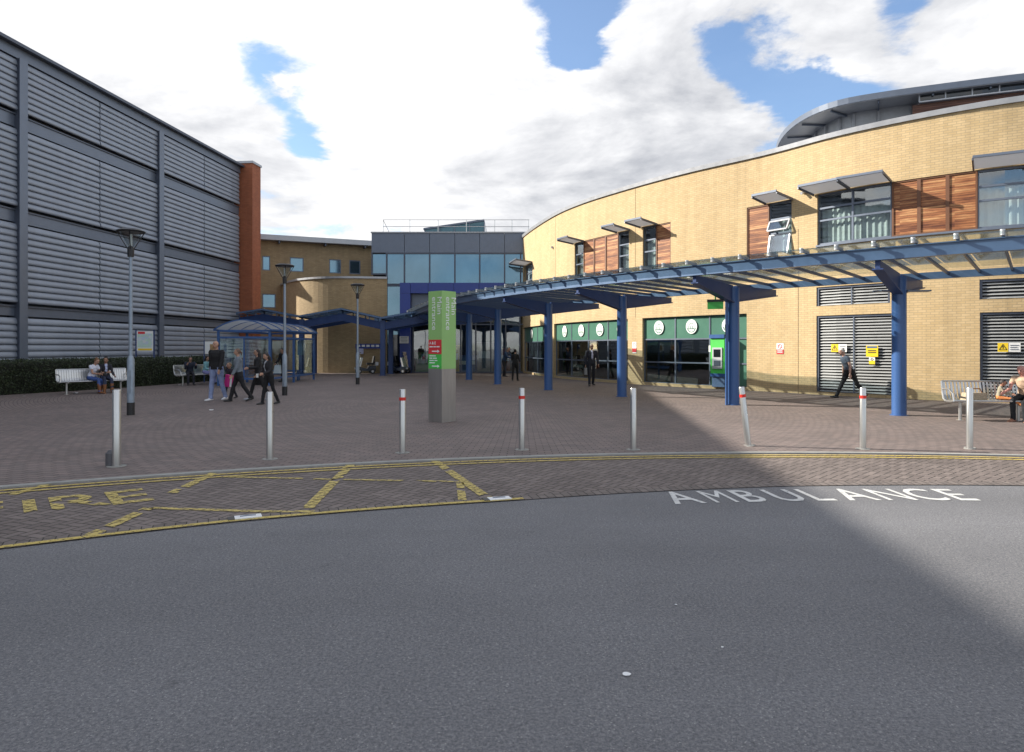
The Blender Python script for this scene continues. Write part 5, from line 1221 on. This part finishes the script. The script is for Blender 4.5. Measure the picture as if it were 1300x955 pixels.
m = MB(); c = hw[0]+Vector((0, 0, -.12)); m.prism([c+Vector((-.2, -.05, -.13)), c+Vector((.18, -.05, -.15)), c+Vector((.14, -.05, .1)), c+Vector((-.12, -.05, .12))], (0, .11, 0)); hb = m.build('handbag', BLACK, loc=c, kind='thing', label='black handbag held by the dark haired woman in glasses', category='bag'); m = MB(); m.tube([c+Vector((-.1, 0, .1)), c+Vector((0, 0, .22)), c+Vector((.1, 0, .08))], .01, 6); m.build('handle', BLACK, hb, off=c)
m = MB(); c = (hp_[0]+hp_[1])/2+Vector((0, -.03, 0)); m.tube([c+Vector((0, 0, -.05)), c+Vector((0, 0, .05))], [.03, .037], 12); cu_ = m.build('paper_cup', WHITE, loc=c, kind='thing', label='white paper cup held by the woman in the padded jacket', category='cup'); m = MB(); m.tube([c+Vector((0, 0, .05)), c+Vector((0, 0, .058))], .039, 12); m.build('lid', WHITE, cu_, off=c)
# in the shelter
_, hsx, _, _ = person('person in dark clothes standing inside the far end of the shelter', Vector((-10.75, 32.2, 0)), D2(-30), 1.62, hip=(4, -2), knee=(4, 4), lean=8, sh=(15, 0), el=(30, 10), head=(10, 0), top=(.015, .015, .018), bottom=(.03, .028, .03), hair=(.02, .014, .012), hairstyle='short', coat=True, hem=.1, group='people waiting at the shelter')
c = Vector((-10.95, 31.9, .62)); m = MB(); m.prism([c+Vector((-.17, -.08, -.2)), c+Vector((.17, -.08, -.2)), c+Vector((.13, -.06, .18)), c+Vector((-.12, -.06, .18))], (0, .16, 0)); bg_ = m.build('carrier_bag', mat('white_bag', (.6, .68, .72), .5), loc=c, kind='thing', label='white carrier bag beside the dark figure in the shelter', category='bag'); m = MB(); m.tube([c+Vector((-.06, 0, .18)), c+Vector((0, 0, .3)), c+Vector((.06, 0, .18))], .008, 6); m.build('handle', WHITE, bg_, off=c)
# bench one: two young women
bx = Vector((math.cos(B1R), math.sin(B1R), 0)); by = Vector((-math.sin(B1R), math.cos(B1R), 0))
_, ph, _, _ = person('seated girl in a white top, blue jeans and brown boots looking at her phone', B1P-bx*.12-by*.02, B1R+R(32), 1.66, pelvis=.53, hip=(84, 78), knee=(76, 96), lean=18, sh=(24, 28), el=(62, 66), head=(18, 0), top=(.68, .7, .8), bottom=(.05, .1, .3), boots=(.2, .075, .025), hair=(.16, .08, .035), hairstyle='bun', short_sleeve=True, female=True, group='people seated on the benches')
person('seated dark haired woman in a black cardigan turned to the girl in white', B1P+bx*.34-by*.02, B1R-R(4), 1.66, pelvis=.53, hip=(80, 84), knee=(78, 80), lean=6, sh=(20, 25), el=(60, 40), head=(6, -30), top=(.018, .018, .025), inner=(.45, .5, .7), bottom=(.03, .04, .08), boots=(.22, .09, .03), skin=(.32, .18, .12), hair=(.015, .01, .01), hairstyle='bun', female=True, group='people seated on the benches')
c = (ph[0]+ph[1])/2; m = MB(); m.box(c, (.07, .012, .13), B1R); tp_ = m.build('mobile_phone', BLACK, loc=c, kind='thing', label='dark phone in the hands of the girl in the white top', category='phone'); m = MB(); m.box(c-Vector((0, -.008, 0)), (.06, .003, .11), B1R); m.build('screen', GLASSDK, tp_, off=c)
# bench two
b2 = Vector((-13.7, 30.0, 0)); R2 = R(62); bx = Vector((math.cos(R2), math.sin(R2), 0)); by = Vector((-math.sin(R2), math.cos(R2), 0))
person('person in a dark navy coat on the far bench resting chin on hand', b2-bx*.55-by*.05, R2-R(30), 1.6, pelvis=.53, hip=(82, 82), knee=(84, 80), lean=16, sh=(30, 40), el=(110, 80), head=(10, 0), top=(.02, .025, .045), bottom=(.02, .02, .03), skin=(.42, .24, .17), hair=(.03, .02, .016), hairstyle='short', coat=True, group='people seated on the benches')
person('woman in a pale turquoise top and lilac trousers on the far bench', b2+bx*.22-by*.02, R2+R(25), 1.6, pelvis=.53, hip=(84, 84), knee=(80, 80), lean=10, sh=(15, 15), el=(60, 60), top=(.25, .5, .55), bottom=(.3, .3, .6), hair=(.02, .014, .012), hairstyle='long', female=True, group='people seated on the benches')
# suited man and the two at the entrance
_, sm_, _, _ = person('man in a dark suit and pale shirt walking towards the camera by the café windows', gp(751, 490), D2(8), 1.8, hip=(10, -10), knee=(4, 12), lean=0, sh=(-6, 10), el=(12, 14), top=(.02, .02, .03), inner=(.55, .55, .7), bottom=(.018, .018, .026), hair=(.3, .28, .26), skin=(.42, .26, .19), hairstyle='short', coat=True, hem=.1, glasses=True, group='people near the entrance')
c = sm_[0]+Vector((0, 0, -.17)); m = MB(); m.box(c, (.1, .36, .28)); br = m.build('briefcase', mat('case_grey', (.22, .22, .22), .5), loc=c, kind='thing', label='grey case carried by the man in the dark suit', category='bag'); m = MB(); m.tube([c+Vector((0, -.07, .14)), c+Vector((0, -.05, .18)), c+Vector((0, .05, .18)), c+Vector((0, .07, .14))], .01, 6); m.build('handle', BLACK, br, off=c)
person('slim figure in black standing on one line before the entrance doors', gp(654, 483.5), D2(170), 1.56, hip=(6, -6), knee=(3, 8), lean=2, sh=(10, 20), el=(60, 70), top=(.015, .015, .016), bottom=(.012, .012, .012), hair=(.02, .014, .012), hairstyle='short', female=True, group='people near the entrance')
person('person in a dark blue coat bending forward by the entrance doors', Vector((-.45, 38.5, 0)), D2(60), 1.72, hip=(12, -4), knee=(6, 6), lean=26, sh=(35, 35), el=(40, 40), top=(.03, .06, .13), bottom=(.02, .02, .025), hair=(.2, .19, .18), hairstyle='short', coat=True, hem=.12, group='people near the entrance')
# walking grey haired man, right
_, gh, Mw, _ = person('grey haired man in grey shirt and black trousers leaning as he walks left', gp(1078.5, 505.5), D2(-88), 1.74, hip=(26, -26), knee=(2, 12), lean=20, sh=(-16, -10), el=(16, 12), head=(10, 0), top=(.09, .11, .15), bottom=(.012, .012, .014), hair=(.5, .48, .45), skin=(.5, .3, .23), hairstyle='short', short_sleeve=True, bulk=1.06, loose=1.1, group=None or 'people near the brick wall')
# bench three
b3x = Vector((math.cos(B3R), math.sin(B3R), 0)); b3y = Vector((-math.sin(B3R), math.cos(B3R), 0))
person('toddler in a dark cap and beige top sitting on the right bench', B3P-b3x*.42-b3y*.02, B3R+R(60), .88, pelvis=.5, hip=(88, 84), knee=(30, 24), lean=12, sh=(30, 30), el=(50, 50), head=(10, 0), top=(.3, .27, .2), bottom=(.6, .22, .07), shoe=(.4, .2, .1), skin=(.4, .2, .13), hair=(.03, .025, .025), hairstyle='short', group='people near the brick wall')
person('adult with pink scalp, bare forearms and black trousers at the right end of the bench', B3P+b3x*.14-b3y*.06, B3R-R(52), 1.66, pelvis=.53, hip=(80, 74), knee=(88, 80), lean=22, sh=(25, 30), el=(50, 50), head=(14, 0), top=(.5, .36, .25), bottom=(.012, .014, .018), shoe=(.35, .16, .1), skin=(.55, .27, .22), hairstyle='none', short_sleeve=True, group='people near the brick wall')
c = B3P-b3x*.9+Vector((0, 0, .53)); m = MB(); m.prism([c+Vector((-.24, -.1, -.09)), c+Vector((.22, -.1, -.09)), c+Vector((.2, -.1, .08)), c+Vector((-.2, -.1, .08))], (0, .22, 0)); sb_ = m.build('straw_bag', mat('straw', (.42, .34, .24), .8, var=.35, scale=40), loc=c, kind='thing', label='pale straw bag on the left half of the right bench', category='bag'); m = MB(); m.tube([c+Vector((-.16, 0, .07)), c+Vector((-.1, 0, .17)), c+Vector((.12, 0, .17)), c+Vector((.17, 0, .06))], .014, 6); m.build('handle', mat('tan_leather', (.25, .12, .05), .5), sb_, off=c)
CLW=6.3; CLG=3.0; SKT=(1.0,1.1,1.22); EXPO=.87
# ------------------------------------------------------------------ sky, sun, camera
SUN_EL = 29.0; LD = Vector((math.cos(R(13)), -math.sin(R(13)), 0))   # travel of the light over the ground
w = bpy.data.worlds.new('World'); sc.world = w; w.use_nodes = True; nt = w.node_tree; L = nt.links.new
bg = nt.nodes['Background']; bg.inputs['Strength'].default_value = .1
sky = N(nt, 'ShaderNodeTexSky', sky_type='NISHITA'); sky.sun_disc = False; sky.sun_elevation = R(SUN_EL); sky.sun_rotation = math.atan2(-LD.x, -LD.y); sky.air_density = 1.0; sky.dust_density = .6; sky.ozone_density = 1.3
tc = N(nt, 'ShaderNodeTexCoord'); nm = N(nt, 'ShaderNodeVectorMath', operation='NORMALIZE'); L(tc.outputs['Generated'], nm.inputs[0])
sp = N(nt, 'ShaderNodeSeparateXYZ'); L(nm.outputs[0], sp.inputs[0])
def M(op, a, b=0., clamp=False):
    n = N(nt, 'ShaderNodeMath', operation=op); n.use_clamp = clamp
    for i, v in enumerate((a, b)):
        if isinstance(v, (int, float)): n.inputs[i].default_value = v
        else: L(v, n.inputs[i])
    return n.outputs[0]
zz_ = M('ADD', M('MAXIMUM', sp.outputs[2], 0.), .22)
cb = N(nt, 'ShaderNodeCombineXYZ'); L(M('DIVIDE', sp.outputs[0], zz_), cb.inputs[0]); L(M('DIVIDE', sp.outputs[1], zz_), cb.inputs[1]); L(M('MULTIPLY', sp.outputs[2], 1.2), cb.inputs[2])
def cloudnoise(off, scale=1.5, det=14., rough=.6):
    mp = N(nt, 'ShaderNodeMapping'); mp.inputs['Location'].default_value = off; L(cb.outputs[0], mp.inputs[0])
    n = N(nt, 'ShaderNodeTexNoise', i_Scale=scale, i_Detail=det, i_Roughness=rough, i_Distortion=.25); L(mp.outputs[0], n.inputs['Vector']); return n
n1 = cloudnoise((2.3, .4, 0), 2.2); n1s = cloudnoise((2.3+.07, .4+.04, -.05), 2.2); n2 = cloudnoise((3.1, 7.7, 1.5), 1.3, 8., .5)
wn = cloudnoise((5.5, 1.2, .7), 2.2, 8., .6); wv = N(nt, 'ShaderNodeVectorMath', operation='SUBTRACT'); L(wn.outputs['Color'], wv.inputs[0]); wv.inputs[1].default_value = (.5, .5, .5)
ws = N(nt, 'ShaderNodeVectorMath', operation='SCALE'); L(wv.outputs[0], ws.inputs[0]); ws.inputs['Scale'].default_value = .2
wa = N(nt, 'ShaderNodeVectorMath', operation='ADD'); L(nm.outputs[0], wa.inputs[0]); L(ws.outputs[0], wa.inputs[1]); wnm = N(nt, 'ShaderNodeVectorMath', operation='NORMALIZE'); L(wa.outputs[0], wnm.inputs[0])
def blobs(lst):
    tot = None
    for (px, py, k, wgt) in lst:
        d = Vector(((px-CX)/F, 1, (HY-py)/F)).normalized(); dp = N(nt, 'ShaderNodeVectorMath', operation='DOT_PRODUCT'); L(wnm.outputs[0], dp.inputs[0]); dp.inputs[1].default_value = d
        kk = 1/(1-math.cos(math.atan(k/F)))
        v = M('MULTIPLY', M('EXPONENT', M('MULTIPLY', M('SUBTRACT', dp.outputs['Value'], 1.), kk)), wgt); tot = v if tot is None else M('ADD', tot, v)
    return tot
clear = blobs([(990, 130, 60, -.42), (930, 70, 40, -.4), (1075, 150, 60, -.4), (1000, 90, 30, -.3), (690, 5, 60, -.42), (760, 20, 50, -.4), (740, 50, 26, -.3), (385, 145, 42, -.45), (345, 75, 32, -.3), (390, 185, 26, -.3), (1140, 5, 30, -.35), (880, 55, 30, -.25), (545, 10, 14, -.3),
               (1035, 45, 70, .35), (1240, 50, 80, .4), (860, 10, 50, .25), (800, 140, 110, .3), (540, 110, 130, .3), (180, 60, 150, .3), (900, 210, 90, .3), (600, 230, 160, .3), (370, 98, 12, .35)])
dens = M('ADD', M('ADD', M('MULTIPLY', M('SUBTRACT', n1.outputs['Fac'], .5), 3.6), M('MULTIPLY', clear, 2.6)), .79)
mr = N(nt, 'ShaderNodeMapRange', interpolation_type='SMOOTHSTEP'); L(dens, mr.inputs['Value']); mr.inputs['From Min'].default_value = .36; mr.inputs['From Max'].default_value = .95; mr.inputs['To Min'].default_value = .05
shade_ = blobs([(870, 160, 90, .28), (760, 210, 110, .16), (950, 150, 60, .14), (250, 130, 100, .1), (300, 250, 120, .1), (560, 200, 90, .06), (640, 280, 120, .05)])
gr = M('ADD', M('ADD', M('MULTIPLY', M('SUBTRACT', n2.outputs['Fac'], .40), 1.6), shade_), M('MULTIPLY', M('SUBTRACT', n1s.outputs['Fac'], n1.outputs['Fac']), 2.2))
mg = N(nt, 'ShaderNodeMapRange'); L(gr, mg.inputs['Value']); mg.inputs['From Min'].default_value = .0; mg.inputs['From Max'].default_value = .95
cc = N(nt, 'ShaderNodeMix', data_type='RGBA'); L(mg.outputs[0], cc.inputs['Factor']); cc.inputs['A'].default_value = (CLW*1.0, CLW*1.0, CLW*1.01, 1); cc.inputs['B'].default_value = (CLG*.93, CLG*.97, CLG*1.07, 1)
skm = N(nt, 'ShaderNodeMix', data_type='RGBA', blend_type='MULTIPLY'); skm.inputs['Factor'].default_value = 1.; L(sky.outputs[0], skm.inputs['A']); skm.inputs['B'].default_value = (SKT[0], SKT[1], SKT[2], 1)
mx = N(nt, 'ShaderNodeMix', data_type='RGBA'); L(mr.outputs[0], mx.inputs['Factor']); L(skm.outputs['Result'], mx.inputs['A']); L(cc.outputs['Result'], mx.inputs['B']); L(mx.outputs['Result'], bg.inputs[0])
ld = bpy.data.lights.new('sun', 'SUN'); ld.energy = 5; ld.angle = R(.53); ld.color = (1, .93, .82); lo = bpy.data.objects.new('sun', ld); COL.objects.link(lo)
dv = Vector((LD.x*math.cos(R(SUN_EL)), LD.y*math.cos(R(SUN_EL)), -math.sin(R(SUN_EL)))); lo.rotation_euler = dv.to_track_quat('-Z', 'Y').to_euler(); lo.location = (-20, 10, 30)
cd = bpy.data.cameras.new('camera'); cam = bpy.data.objects.new('camera', cd); COL.objects.link(cam); cam.location = (0, 0, CAMZ); cam.rotation_euler = (R(90), 0, 0)
cd.sensor_width = 36; cd.lens = 36*F/1300; cd.shift_y = -(477.5-HY)/1300; cd.clip_end = 2000; cd.clip_start = .05; sc.camera = cam
sc.view_settings.view_transform = 'Standard'; sc.view_settings.look = 'None'; sc.view_settings.exposure = EXPO; sc.view_settings.gamma = 1
sc.cycles.use_denoising = True; sc.cycles.max_bounces = 7; sc.cycles.transparent_max_bounces = 16; sc.cycles.sample_clamp_indirect = 6
sc.cycles.caustics_reflective = False; sc.cycles.caustics_refractive = False; sc.render.film_transparent = False
try: sc.cycles.denoiser = 'OPENIMAGEDENOISE'
except Exception: pass
for o in sc.objects:
    if '_o' in o: del o['_o']
